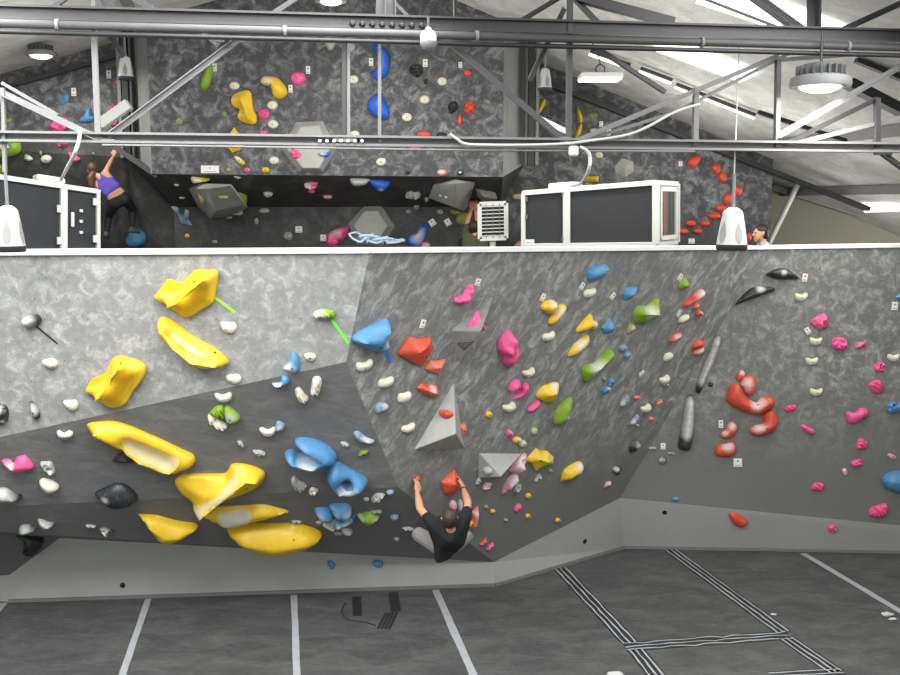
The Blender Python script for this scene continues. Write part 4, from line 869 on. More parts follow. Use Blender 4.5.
HOLDS_BACK = '''
A|B|b|60|small blue wedge hold|240,395 257,372 275,380 270,405 248,412
A|B|r|90|!blue star-shaped hold on the left back wall=blue star hold|318,470 335,455 345,428 360,430 362,458 375,462 370,480 340,487 320,482|b:0
A|P|w|110|!pink rough hold behind the left truss brace=pink brace hold|200,495 220,475 260,465 275,500 235,525 205,518|b:0
A|P|r|70|!small pink oval beside the left hanging speaker=speaker-side pink oval|o 472,326,35,25
A|P|w|90|pink rounded hold|o 452,425,32,30
A|P|w|90|pink rounded hold|o 454,487,38,34
A|P|w|90|pink knob|o 247,570,44,28
A|P|b|90|!pink faceted hold just above the woman's head=pink hold by the woman|270,605 290,610 318,632 300,650 280,640|b:0
A|G|r|150|!green ring-like hold on the left picture edge=green ring hold|-25,565 30,560 75,560 78,600 40,620 -25,618|p:K:0,580 30,572 55,585 40,602 5,600|b:0
A|O|r|50|small olive hold|15,490 25,475 45,470 40,488
E|G|r|80|!green hold at the far left edge above the white unit=far left green hold|-20,205 0,200 14,215 12,245 -20,250|b:0
A|W|r|60|!cream round hold left of the pink hold by the woman=cream round hold|o 183,632,42,30
A|G|r|60|!pale green wedge hold left of the cream round hold=pale green wedge|95,625 105,613 130,630 122,638 100,636|c:120,630,14
A|G|r|110|!green crescent hold high on the left of the bay=green crescent hold|825,258 845,265 835,330 818,355 798,350 800,310|b:0
A|O|r|40|small olive disc|o 712,482,26,26
A|G|r|30|small green chip|o 890,453,16,22
B|Y|s|180|!yellow hook-shaped hold, largest yellow on the bay=yellow hook hold|25,410 30,380 65,362 100,365 110,430 123,460 118,490 80,488 50,465 58,435 40,425|r:65,395 80,430 95,470|b:75,450
B|Y|r|150|!yellow bent hold beside the pink disc on the bay=yellow bent hold|140,320 155,303 205,308 240,345 243,375 215,392 190,378 180,345 150,335|b:184,342|c:165,318,24
B|P|r|90|!round pink hold high on the bay=round pink bay hold|258,305 275,285 310,290 320,315 295,337 270,330|b:288,310
B|W|r|50|cream disc foothold|o 37,340,38,30|b:37,342
B|W|r|50|cream disc foothold|o 187,417,40,32|b:187,419
B|W|r|50|cream disc foothold|o 190,493,40,32|b:190,495
B|W|r|50|cream disc foothold|o 510,315,38,32|b:510,317
B|W|r|50|cream disc foothold|o 862,322,36,32|b:862,324
B|W|r|50|cream disc foothold|o 793,395,38,32|b:793,397
B|W|r|50|cream disc foothold|o 722,465,38,32|b:722,467
B|W|r|50|cream disc foothold|o 515,532,36,26|b:0
B|W|r|50|cream disc foothold|o 195,637,38,30|b:195,639
B|W|r|50|cream disc foothold|o 618,643,36,30|b:618,645
B|P|x|60|!pink ribbed knob right of the yellow hook=pink ribbed knob|o 153,452,44,40|b:0
B|P|r|40|small pink chip|o 153,528,30,18
B|Y|b|110|!yellow pointed hold cut by the bottom truss chord=yellow pointed hold|12,585 20,530 35,505 55,530 75,570 60,595 28,605|b:0
B|Y|r|60|!small yellow crimp under the yellow pointed hold=small yellow crimp|35,625 50,620 80,645 65,655|c:55,632,14
F|O|r|40|small olive disc|o 218,225,22,20
F|P|r|40|small pink disc|o 302,225,28,22
F|Y|r|50|small yellow disc|o 385,225,34,26|b:385,225
B|S|r|90|!left of two white domes just under the top beam=left white dome|398,165 435,165 430,190 415,200 402,185|b:0
B|S|r|90|!right of two white domes just under the top beam=right white dome|488,168 512,172 516,190 500,206 488,200|b:0
B|U|r|160|!royal blue crescent hold high on the bay=blue crescent hold|582,185 605,180 640,200 655,245 640,300 600,315 582,290 605,265 605,215|r:620,200 632,250 612,295|b:0
B|U|r|160|!royal blue half-round hold below the blue crescent=blue half-round hold|565,410 590,378 620,375 635,400 650,430 648,470 610,470 575,445|b:0
B|K|w|110|!black rock-like hold on the bay=black rock hold|730,280 745,258 775,258 785,285 760,307|b:0
B|K|b|40|small black chip|785,318 803,312 805,330 792,335
F|P|w|70|!pink hold on the left of the hexagonal bay volume=pink hold on the hexagon|497,150 505,128 530,140 545,155 530,172 505,168|b:0
F|U|r|60|!half blue half white hold on the hexagonal bay volume=blue hold on the hexagon|620,150 675,145 668,162 650,168|c:640,145,18|b:0
B|R|r|80|!red oval hold above the bottom chord right of centre=red oval hold|o 790,533,55,30|b:0
B|R|r|60|!red hold peeking out below the bottom chord=red hold under the chord|735,582 775,580 770,594 745,595|b:0
B|K|r|70|!black hold beside the white loop of cable=black hold by the cable|840,545 850,525 875,530 893,548 870,552|b:0
B|S|r|60|!white hold where the white cable starts=white hold by the cable|870,545 885,532 905,535 912,552 885,556|b:0
C|R|r|60|!small red hold near the right end of the bay, uppermost=top small red hold|o 70,290,32,28|b:0
C|R|w|100|!red lumpy hold in a trio near the bay right end=red lumpy hold|55,435 70,405 95,405 95,440 75,455|b:0
C|R|r|60|!narrow red hold below and left of the red lumpy hold=narrow red hold|27,480 40,450 48,480 38,497|b:0
C|K|w|90|black lumpy hold|-8,420 5,405 25,405 28,435 0,450|b:0
C|Y|r|60|!yellow sliver hold beside the right hanging speaker=upper yellow sliver|348,440 360,400 380,393 375,420 352,455|b:0
C|Y|r|90|!yellow arc hold behind the truss post, upper=upper yellow arc|503,440 510,428 528,470 520,490 508,480|b:0
C|Y|r|90|!yellow arc hold behind the truss post, lower=lower yellow arc|495,540 512,495 525,495 518,530 500,548|b:0
C|W|r|50|!cream disc hold under the truss node on the right wall=right cream disc|o 592,615,30,24|b:592,615
C|O|r|30|small olive smear hold|o 570,457,34,18
C|W|r|50|cream block hold|555,512 580,508 600,518 590,528 560,525|b:0
H|Y|b|110|!yellow block hold showing above the larger white unit=yellow block hold|380,278 385,255 445,252 442,280|b:400,265
H|A|r|60|!sandy oblong hold left of the larger white unit=sandy oblong hold|52,345 65,333 98,335 98,355 65,357|b:80,345
I|R|r|120|!red hold, first and highest of the red arc=highest arc hold|125,185 145,165 180,158 180,185 155,215 130,208|b:0
I|R|r|90|!red hold, second from the top of the red arc=second arc hold|232,205 265,195 273,225 258,248 235,225|b:0
I|R|r|90|!red hold, third from the top of the red arc=third arc hold|o 282,257,40,50|b:0
I|R|r|90|!red hold behind the pendant cord, upper right of the arc=cord-side arc hold|o 350,318,42,54,20|b:0
I|R|r|90|!red hold just left of the pendant cord=cord-left arc hold|o 308,354,44,60,30|b:0
I|R|r|80|!wide red hold above the pendant speaker left shoulder=wide arc hold|o 275,397,50,36|b:0
I|R|r|80|!longest flat red hold left of the pendant speaker=long flat arc hold|o 244,432,60,32|b:0
I|R|r|70|red oval hold in the lower arc|o 202,465,48,28|b:0
I|R|r|70|red oval hold in the lower arc|o 138,465,50,30|b:0
I|R|r|70|red oval hold in the lower arc|o 105,502,46,28|b:0
I|R|r|70|red oval hold in the lower arc|o 170,500,42,26|b:0
I|R|r|60|!red hold half behind the pendant speaker, near the seated person=red hold by the speaker|o 400,527,26,40|b:0
F|Y|r|110|!yellow and white horn hold under the left end of the bay=yellow horn hold|52,250 100,258 132,265 125,272 60,285|c:70,268,26|b:0
F|S|r|50|white chalky chip|238,250 258,252 272,262 255,264
F|G|r|110|!green domed hold behind the tilted block volume=green domed hold|245,312 270,312 300,350 295,380 265,360|b:0
F|Y|r|60|!yellow chip on the left face of the tilted block volume=yellow chip on the block|82,332 105,345 108,375 95,370|c:98,350,10
F|O|r|60|!olive crimp on the pale face of the tilted block volume=olive crimp on the block|o 195,347,50,20|b:195,347
F|S|r|70|!white hold on the dark underside of the tilted block volume=white hold on the block|235,422 260,408 285,418 265,430|b:0
F|S|r|50|white chalky chip|o 220,437,30,16
F|S|w|60|white and green chip|o 397,332,42,30|c:385,330,18
F|S|w|50|grey chalky chip|o 378,408,50,24
F|S|w|50|white chalky chip|o 343,455,20,30
F|S|w|80|!white and green hollow hold low under the bay=white hollow hold|o 487,522,42,38,30|b:485,525
F|P|w|100|!pink chalked hold high in the dark band under the bay=pink chalked hold|560,290 600,270 622,280 610,305 570,308|c:575,295,22|b:0
F|P|r|60|pink chip|o 592,320,32,20
F|L|r|50|pale pink chip|o 665,345,42,20
F|P|w|180|!big pink pitted hold left of the low hexagon volume=big pink pitted hold|660,540 665,510 720,485 755,480 755,510 735,540 690,572 665,565|c:700,500,26|b:0
F|S|r|30|white chalky chip|o 155,548,26,14
G|S|r|110|!white and blue slab hold under the bay=white-blue slab hold|-45,262 -10,256 45,262 25,290 -30,296|b:0
G|U|r|130|!royal blue slab hold beside the white-blue one=royal blue slab hold|30,262 75,260 130,272 130,300 95,322 60,300|c:95,312,14|b:0
G|S|w|120|!rough grey hold left of the wide faceted volume=rough grey hold|205,350 220,315 260,310 275,345 240,355|b:0
G|S|r|50|grey round knob|o 300,355,20,28
G|S|w|50|grey round knob|o 255,390,24,28
G|S|r|40|grey round knob|o 218,412,22,18
G|S|r|50|grey round knob|o 362,413,30,24
G|O|r|110|!round olive hold between the wide volume and the crouching climber=round olive hold|432,455 445,420 485,420 490,455 460,475|b:0
G|O|r|70|!olive hold tucked under the wide faceted volume=tucked olive hold|405,408 430,402 455,415 435,428 412,422|b:0
G|U|r|150|!royal blue triangular hold with a white centre=blue triangle hold|210,545 225,520 255,510 275,475 300,468 302,500 285,545 265,575 230,572|c:260,520,34|b:0
G|L|r|70|!pale pink hold at the foot of the blue triangle hold=pale pink foot hold|o 295,565,40,30|b:0
G|Q|r|70|!coral hold on the bay lower edge, right part=coral edge hold|o 368,237,45,28|c:365,230,18|b:0
G|K|r|40|small black chip|o 215,237,24,14
G|K|r|60|!black ring-shaped hold on the bay lower edge=black ring hold|o 450,237,28,22|p:S:443,233 450,230 457,234 455,240 446,240|b:0
G|W|r|50|cream disc foothold|o 97,187,38,32|b:97,189
G|S|r|40|!white cap hold on the left face of the wide faceted volume=left cap hold|o 365,340,22,20|b:0
G|S|r|40|!white cap hold on the wide faceted volume, beside another cap=right cap hold|o 390,347,22,20|b:0
G|L|r|90|!peach rounded hold at the left foot of the larger white unit=peach hold|695,575 702,555 720,545 730,560 725,576|b:0
E|B|r|220|!round blue ball hold under the climbing woman's right foot=blue ball hold|o 610,535,82,75|b:604,530
E|D|b|110|!slate blue forked hold right of the climbing woman=slate forked hold|770,390 790,385 825,425 835,400 850,410 850,450 865,475 815,465 800,430|c:785,400,20 845,410,16|b:0
E|Y|r|45|small yellow disc|o 842,522,22,22|b:842,522
E|W|r|30|small cream chip|o 795,292,22,12
E|W|r|30|small cream chip|o 820,350,26,12
E|S|r|30|small white chip|o 182,150,12,20
E|S|r|30|small white chip|o 420,150,10,12
'''
holds(HOLDS_FRONT)
holds(HOLDS_BACK)

# route tags
for t in (('c', 803, 415, 26, 48, -12), ('d', 325, 180, 26, 42, -14), ('d', 690, 266, 22, 44, -22), ('e', 293, 203, 20, 42, -28),
          ('e', 465, 258, 20, 40, -38), ('e', 845, 153, 20, 38, -30), ('e', 838, 355, 16, 40, -26), ('f', 815, 155, 26, 42, -6, True), ('f', 830, 455, 26, 36, 30, True),
          ('g', 870, 315, 28, 42, -3), ('m', 342, 360, 24, 42, 0), ('m', 437, 577, 44, 44, 0), ('l', 748, 485, 26, 34, 0), ('l', 627, 75, 34, 20, 30),
          ('A', 432, 295, 16, 28, 0), ('A', 293, 365, 16, 28, 0), ('A', 852, 268, 16, 28, 0), ('B', 330, 278, 15, 28, 0), ('B', 260, 352, 15, 28, 0), ('B', 580, 246, 16, 28, 0), ('B', 795, 250, 18, 28, 0),
          ('C', 41, 258, 14, 22, 0), ('C', 600, 492, 14, 20, 0), ('C', 630, 525, 14, 24, 0), ('I', 92, 197, 16, 22, 0), ('I', 142, 545, 26, 22, 0, True),
          ('F', 535, 492, 30, 28, 0), ('F', 645, 530, 26, 28, 0), ('G', 325, 462, 28, 30, 35), ('G', 395, 460, 26, 30, 30), ('F', 135, 222, 76, 34, 0)):
    if t[0] == 'F' and t[1] == 135: make_tag('F', 135, 222, 76, 32, 0, 'wide pale plaque')
    else: make_tag(*t[:6], 'small white route tag' if t[3] * SC['a'] / SC[t[0]] < 45 else 'square white tag', len(t) > 6)
make_tape('b', 421, 266, 533, 351, 13, M['tape_lime'], 'lime tape strip pointing at the top yellow macro')
make_tape('c', 291, 392, 387, 526, 16, M['tape_green'], 'bright green tape strip below the ridged green hold')
make_tape('a', 203, 427, 324, 527, 8, M['tape_k'], 'thin black tape strip below the black-and-white egg hold')
make_tape('c', 589, 565, 621, 632, 20, M['tape_blue'], 'blue tape strip below the blue shark-fin hold')
make_tape('e', 497, 340, 470, 393, 16, M['tape_db'], 'slate blue tape strip touching a blue block hold')
# bolt caps in the kickboards
for c, x, y, lb in (('o', 690, 648, 'round black bolt cap on the left kickboard'), ('s', 308, 457, 'round black bolt cap on the slanting centre kickboard'), ('s', 757, 295, 'round black bolt cap on the right kickboard')):
    loc, n = hit(*cp_(c, x, y)); bm = bmesh.new()
    add_lathe(bm, loc - n * .003, [(.032, 0), (.032, .01), (.024, .014), (.008, .012)], 18, n)
    tag(obj('bolt_cap', bm, M['bolt'], smooth=True, sharp=40), lb, 'bolt cap')
# ------------------------------------------------------------------ floor of crash mats
def floor_mat():
    k = NT('mat_vinyl')
    tc = k.n('ShaderNodeTexCoord'); mp = k.n('ShaderNodeMapping'); mp.inputs['Scale'].default_value = (.8, 1.6, 1); k.l(tc.outputs['Object'], mp.inputs['Vector'])
    a = k.n('ShaderNodeTexNoise', Scale=2.2, Detail=6, Roughness=.65, Distortion=.6); k.l(mp.outputs[0], a.inputs['Vector'])
    b = k.n('ShaderNodeTexNoise', Scale=14, Detail=5, Roughness=.7); k.l(mp.outputs[0], b.inputs['Vector'])
    f = k.math('ADD', k.math('MULTIPLY', k.ramp(a.outputs[0], .35, .7), .6), k.math('MULTIPLY', k.ramp(b.outputs[0], .35, .75), .4))
    k.l(k.mix(f, srgb('3F3F3F'), srgb('5C5C5A')), k.b.inputs['Base Color'])
    k.b.inputs['Roughness'].default_value = .55; k.b.inputs['Specular IOR Level'].default_value = .35
    k.bump(a.outputs[0], .25, .03); return k.m
bm = bmesh.new()
vs = [bm.verts.new(p) for p in (Vector((-12, -4, 0)), Vector((12, -4, 0)), Vector((12, 17, 0)), Vector((-12, 17, 0)))]; bm.faces.new(vs)
obj('floor', bm, floor_mat(), origin=Vector((0, 8, 0)))['kind'] = 'structure'
def strip(a, b, w, mat, name='floor_tape', parent=None, z=.003):
    p, q = floor_at(*a), floor_at(*b); d = (q - p).normalized(); s = Vector((-d.y, d.x, 0))
    bm = bmesh.new(); n = max(2, int((q - p).length / .25)); prev = None
    for i in range(n + 1):
        c = p + (q - p) * (i / n); ww = w / 2 * (1 + random.uniform(-.08, .08)); j = random.uniform(-.003, .003)
        cur = [bm.verts.new(c + s * (ww + j) + Vector((0, 0, zz))) for zz in (0, z)] + [bm.verts.new(c - s * (ww - j) + Vector((0, 0, zz))) for zz in (z, 0)]
        if prev:
            for k in range(4): bm.faces.new((prev[k], prev[(k + 1) % 4], cur[(k + 1) % 4], cur[k]))
        else: bm.faces.new(cur)
        prev = cur
    bm.faces.new(prev[::-1])
    return obj(name, bm, mat, parent=parent)
for a, b, w, lb in (((148.5, 599), (117, 690), .075, 'pale mat seam tape on the floor, leftmost of the full strips'), ((294, 595), (297.5, 690), .075, 'pale mat seam tape running straight toward the viewer, below the half-dish macro'),
                    ((435.5, 590), (480, 690), .085, 'pale mat seam tape on the floor just left of the climbing man'), ((803, 553.5), (925, 626), .085, 'pale mat seam tape on the floor at the far right'),
                    ((4, 603), (-14, 625), .085, 'stub of pale mat seam tape in the left corner of the floor')):
    o = strip(a, b, w, M['tape_w']); tag(o, lb, 'floor tape', 'pale mat seam tapes')
def multi(a, b, w, lb, n=3, zig=False):
    pa, pb = floor_at(*a), floor_at(*b); d = (pb - pa).normalized(); s = Vector((-d.y, d.x, 0))
    root = empty('velcro_tape', (pa + pb) / 2, lb, 'floor tape', 'striped velcro mat seams')
    bm = bmesh.new(); add_box(bm, (pa + pb) / 2 + Vector((0, 0, .002)), (pb - pa) / 2, s * w / 2, Vector((0, 0, .0015))); obj('backing', bm, M['tape_k'], parent=root)
    for k in range(n):
        c = s * w * ((k + .5) / n - .5) * 1.02; bm = bmesh.new(); L = (pb - pa).length; m_ = max(2, int(L / .12)); prev = None
        for i in range(m_ + 1):
            p = pa + (pb - pa) * (i / m_) + c + s * (random.uniform(-1, 1) * w * (.09 if zig else .03)); hw = w / n * (.15 if not zig else .14) * random.uniform(.6, 1.25)
            cur = [bm.verts.new(p + s * hw + Vector((0, 0, .0045 + k * .0004))), bm.verts.new(p - s * hw + Vector((0, 0, .0045 + k * .0004)))]
            if prev: bm.faces.new((prev[0], prev[1], cur[1], cur[0]))
            prev = cur
        obj('stripe', bm, M['tape_w'], parent=root)
    LAND.append(((a[0] + b[0]) / 2, (a[1] + b[1]) / 2, ''))
multi((560, 568), (630, 643), .2, 'striped velcro seam from the slanting kickboard, upper stretch')
multi((636, 650), (668, 690), .2, 'striped velcro seam leaving the picture at the bottom, left of the wrinkled strip end')
multi((671, 550), (783, 632), .2, 'striped velcro seam from the right kickboard down to the wrinkled strip')
multi((786, 638), (836, 672), .2, 'short striped velcro seam below the right end of the wrinkled strip')
multi((625, 647), (790, 635), .22, 'wrinkled striped velcro strip crossing between two mat seams', 3, True)
multi((770, 675), (842, 671), .14, 'striped velcro strip cut by the bottom picture edge', 2)
for pts, lb in ((((352, 597), (361, 597), (362, 616), (353, 616)), 'worn square of black velcro on the mat, left of three'), (((388, 593), (398, 592), (401, 611), (391, 612)), 'worn square of black velcro on the mat, nearest the wall'),
            (((384, 613), (399, 612), (391, 629), (376, 629)), 'worn square of black velcro on the mat, with the loose cord end')):
    q = [floor_at(*p) for p in pts]; c = sum(q, Vector()) / 4
    root = empty('velcro_patch', c, lb, 'floor tape', 'worn velcro patches on the mat')
    for k in range(4):
        t = (k + .5) / 4; a = q[0].lerp(q[1], t); b = q[3].lerp(q[2], t); d = (b - a).normalized(); s = Vector((-d.y, d.x, 0))
        bm = bmesh.new(); add_box(bm, (a + b) / 2 + Vector((0, 0, .002)), (b - a) / 2, s * .016, Vector((0, 0, .0018))); obj('stripe', bm, M['tape_k'], parent=root)
bm = bmesh.new(); add_tube(bm, spline([floor_at(*p) + Vector((0, 0, .006)) for p in ((345, 603), (342, 612), (348, 620), (362, 622), (376, 626))]), .006, 6)
tag(obj('cord', bm, M['tape_k'], smooth=True), 'loose black cord lying on the mat between worn velcro squares', 'cord')
def crumb(px_, py_, s, lb):
    p = floor_at(px_, py_); bm = bmesh.new(); bmesh.ops.create_icosphere(bm, subdivisions=2, radius=s)
    for v in bm.verts: v.co = Vector((v.co.x * 1.6, v.co.y, v.co.z * .45)) * (1 + .5 * noise.noise(v.co * 30 + Vector((px_, 0, 0)))) + p + Vector((0, 0, s * .4))
    tag(obj('chalk_crumb', bm, M['grub'], smooth=True), lb, 'chalk', 'chalk crumbs on the mat')
crumb(887, 616, .05, 'white crumb of chalk on the mat at the right, larger of two'); crumb(893, 620, .03, 'white crumb of chalk on the mat at the right, smaller of two')
crumb(774, 615, .022, 'tiny white chalk speck on the mat beside the right velcro seam'); crumb(615, 676, .05, 'white chalk lump at the bottom picture edge')

# ------------------------------------------------------------------ roof
def roof_z(X, Y):
    xb = X - .22 * (16.5 - Y) + 1.65
    return 8.2 - (.40 * xb if xb > 0 else -.27 * xb)
def roof_mat():
    k = NT('roof_foam'); tc = k.n('ShaderNodeTexCoord')
    a = k.n('ShaderNodeTexNoise', Scale=2.2, Detail=6, Roughness=.62, Distortion=.5); k.l(tc.outputs['Object'], a.inputs['Vector'])
    b = k.n('ShaderNodeTexNoise', Scale=11, Detail=5, Roughness=.7); k.l(tc.outputs['Object'], b.inputs['Vector'])
    f = k.math('MULTIPLY', k.ramp(a.outputs[0], .3, .75), k.math('MULTIPLY_ADD', b.outputs[0], .8, .4), clamp=True)
    k.l(k.mix(f, srgb('B9B8B2'), srgb('E2E1DC')), k.b.inputs['Base Color']); k.b.inputs['Roughness'].default_value = .85
    k.bump(b.outputs[0], .5, .04); return k.m
RV = []; RF = []
e = Vector((-.22, 1, 0))
def rp(xb, Y, dz=0):           # roof point: xb = position across the slope measured at the far end
    X = xb - 1.65 + .22 * (16.5 - Y); return Vector((X, Y, roof_z(X, Y) + dz))
for name, x0, x1 in (('ceiling_right', 0, 12.5), ('ceiling_left', -11.5, 0)):
    bm = bmesh.new(); nx, ny = 14, 16; g = [[bm.verts.new(rp(x0 + (x1 - x0) * i / nx, -2 + 20.6 * j / ny)) for i in range(nx + 1)] for j in range(ny + 1)]
    for j in range(ny):
        for i in range(nx): bm.faces.new((g[j][i], g[j + 1][i], g[j + 1][i + 1], g[j][i + 1]))
    b0 = len(RV); bm.verts.index_update(); RV.extend([v.co.copy() for v in bm.verts]); RF.extend([[b0 + v.index for v in f.verts] for f in bm.faces])
    o = obj(name, bm, roof_mat() if name.endswith('right') else bpy.data.materials['roof_foam']); o['kind'] = 'structure'
RBVH = BVHTree.FromPolygons(RV, RF)
def roof_hit(px_, py_):
    loc, n, i, d = RBVH.ray_cast(CAM, ray(px_, py_).normalized())
    if n.dot(loc - CAM) > 0: n = -n
    return loc, n
# purlins (run from front to back) and rafters (run down the slope)
for i, xb in enumerate((-6.5, -3.2, 6.3, 8.0)):
    bm = bmesh.new(); add_beam(bm, rp(xb, 3.5, -.07), rp(xb, 18.2, -.07), .09, .14, Vector((0, 0, 1)))
    tag(obj('roof_purlin', bm, M['steel_l']), None, 'purlin', 'pale roof purlins')
    REG.append((bpy.context.scene.objects[-1] if False else C.objects[-1], 'pale roof purlin', *((lambda q: (450 + q.x / q.y * 1000, 205 - (q.z - ZC) / q.y * 1000))(rp(xb, 14)))))
def dark_rafter(p, q, w, d, lb, drop=.1, mat='steel_d', cat='rafter'):
    (a, n1), (b, n2) = roof_hit(*p), roof_hit(*q); dn = Vector((0, 0, -drop))
    bm = bmesh.new(); add_angle(bm, a + dn, b + dn, w, d, Vector((0, 0, 1)))
    tag(obj('roof_rafter', bm, M[mat]), lb, cat, 'dark roof rafters')
def back_beam(p, q, Y, w, d, lb, mat='black', name='roof_rafter', cat='rafter'):
    bm = bmesh.new(); add_beam(bm, at(*p, Y), at(*q, Y), w, d); tag(obj(name, bm, M[mat]), lb, cat, 'dark roof rafters')
back_beam((535, 79), (868, 209), 16.2, .07, .2, 'long black rafter above the right back wall running down to the gable')
back_beam((-15, 93), (128, 53), 15.85, .05, .12, 'thin black rafter along the top of the left back wall', 'steel_d')
back_beam((848, 83), (910, 115), 11, .1, .2, 'black rafter behind the round high-bay lamp at the right edge')
back_beam((856, 60), (910, 82), 11, .05, .1, 'thin black rafter above the round high-bay lamp rim at right')
back_beam((758, 112), (846, 141), 13, .05, .08, 'thin black rafter between the two right-hand truss braces')
# skylights and tube lights set in the slope
def roof_panel(name, q, mat, lb, cat, th=.03, lift=.03):
    P = [];
    for p in q:
        l, n = roof_hit(*p); P.append((l, n))
    bm = bmesh.new(); lo_ = [bm.verts.new(l + n * (lift + th)) for l, n in P]; hi = [bm.verts.new(l + n * lift) for l, n in P]
    bm.faces.new(lo_); bm.faces.new(hi[::-1]); k = len(P)
    for i in range(k): bm.faces.new((lo_[i], hi[i], hi[(i + 1) % k], lo_[(i + 1) % k]))
    o = obj(name, bm, mat); tag(o, lb, cat); return o
roof_panel('skylight', [(698, -2), (778, -2), (853, 27), (792, 29)], M['skylight'], 'bright skylight strip above the top beam at right', 'skylight')
roof_panel('skylight', [(652, 45), (695, 46), (758, 70), (742, 78)], M['skylight'], 'bright skylight strip just under the top beam at right', 'skylight')
def tube_light(p, q, r, lb):
    (a, n1), (b, n2) = roof_hit(*p), roof_hit(*q); n = n1; root = empty('tube_light', (a + b) / 2, lb, 'tube light', 'thin tube lights on the roof slope')
    bm = bmesh.new(); add_beam(bm, a + n * .06, b + n * .06, .05, .04, n); obj('batten', bm, M['steel_d'], parent=root)
    bm = bmesh.new(); add_tube(bm, [a + n * .11, b + n * .11], r * .6, 8); obj('tube', bm, M['strip'], parent=root)
tube_light((592, 47), (632, 61), .03, 'thin bright tube light on the roof slope, uppermost left one')
tube_light((642, 64), (674, 76), .03, 'thin bright tube light on the roof slope, middle one')
tube_light((678, 80), (757, 111), .025, 'thin bright tube light on the roof slope, long lower one')
back_beam((101, 124), (129, 104), 14.5, .14, .14, 'white batten light slanting in front of the left back wall', 'white', 'batten_light', 'light')
back_beam((534, 116), (567, 132), 14.5, .07, .1, 'white batten light slanting beside the right steel column', 'white', 'batten_light', 'light')
# gable end with pale ribbed cladding, and the building's back wall
def clad():
    k = NT('ribbed_cladding'); uv = k.n('ShaderNodeUVMap'); s = k.n('ShaderNodeSeparateXYZ'); k.l(uv.outputs[0], s.inputs[0])
    f = k.math('FRACT', k.math('DIVIDE', s.outputs[0], .24)); d = k.math('LESS_THAN', f, .15)
    nz = k.n('ShaderNodeTexNoise', Scale=2.5, Detail=4); k.l(uv.outputs[0], nz.inputs['Vector'])
    k.l(k.mix(d, k.mix(nz.outputs[0], srgb('C4C2AC'), srgb('DAD8C6')), srgb('6F6D5C')), k.b.inputs['Base Color']); k.b.inputs['Roughness'].default_value = .6
    k.bump(k.math('SUBTRACT', 1.0, d), .6, .02); return k.m
g = [at(765, 186, 18.2), at(905, 232, 18.2)]
surface('wall_gable', [Vector((g[0].x, 18.2, 3.5)), g[0], g[1] + (g[1] - g[0]) * 1.2, Vector((g[1].x + 3, 18.2, 3.5))], clad(), register=False)
surface('wall_back_building', [Vector((-11, 18.5, 0)), Vector((12, 18.5, 0)), Vector((12, 18.5, 9)), Vector((-11, 18.5, 9))], simple('building_wall', srgb('9B9A92'), .8), register=False)
bm = bmesh.new(); add_tube(bm, [at(800, 180, 17.5), at(769, 243, 17.5)], .05, 10)
tag(obj('diagonal_pipe', bm, M['white_al'], smooth=True, sharp=50), 'pale slanting pipe in front of the ribbed gable wall', 'pipe')
back_beam((772, 187), (910, 230), 18.0, .1, .1, 'pale trim beam along the top of the ribbed gable wall', 'steel_l', 'gable_beam', 'beam')
back_beam((106, 141), (158, 176), 15.1, .07, .1, 'grey steel edge rising left from the bay lower corner', 'steel', 'edge_beam', 'beam')
# columns beside the bay
def column(x, yb, lb, s):
    root = empty('steel_column', at(x, yb, 15.4), lb, 'column', 'steel columns beside the bay'); DZ = root.location.z
    b = root.location.copy()
    for nm, dx, w, mt in (('web', 0, .09, 'black'), ('flange', .09 * s, .05, 'steel_l'), ('flange', -.085 * s, .03, 'steel')):
        bm = bmesh.new(); add_box(bm, Vector((b.x + dx, b.y, (DZ + 8) / 2)), Vector((w / 2, 0, 0)), Vector((0, .08, 0)), Vector((0, 0, (8 - DZ) / 2))); obj(nm, bm, M[mt], parent=root)
column(129.5, 158, 'black and grey steel column at the left side of the bay', -1); column(530.5, 165, 'black and grey steel column at the right side of the bay', 1)

# ------------------------------------------------------------------ the big truss
TN = Vector((.155, -1, 0)).normalized(); TP = Vector((0, 8.56, ZC))
def T(x, y, off=0): return onplane(x, y, TP + TN * off, TN)
def tw(x, y, w): return w * T(x, y).y / F
truss = empty('roof_truss', T(450, 141), 'long grey steel lattice truss spanning the whole picture above the wall', 'truss')
def member(name, x1, y1, x2, y2, w, mat, kind='beam', d=None, off=0):
    if x1 == -15: y1, x1, y2, x2 = y1 - (y2 - y1) * .18, x1 - 167, y2 + (y2 - y1) * .18, x2 + 167      # the long chords run on past the picture
    a, b = T(x1, y1, off), T(x2, y2, off); ww = tw((x1 + x2) / 2, (y1 + y2) / 2, w); bm = bmesh.new()
    if kind == 'beam': add_beam(bm, a, b, ww, d or max(.05, ww * .8), TN)
    elif kind == 'angle': add_angle(bm, a, b, ww, d or max(.05, ww), TN)
    else: add_tube(bm, [a, b], ww / 2, 10)
    return obj(name, bm, M[mat], parent=truss, smooth=(kind == 'tube'), sharp=50)
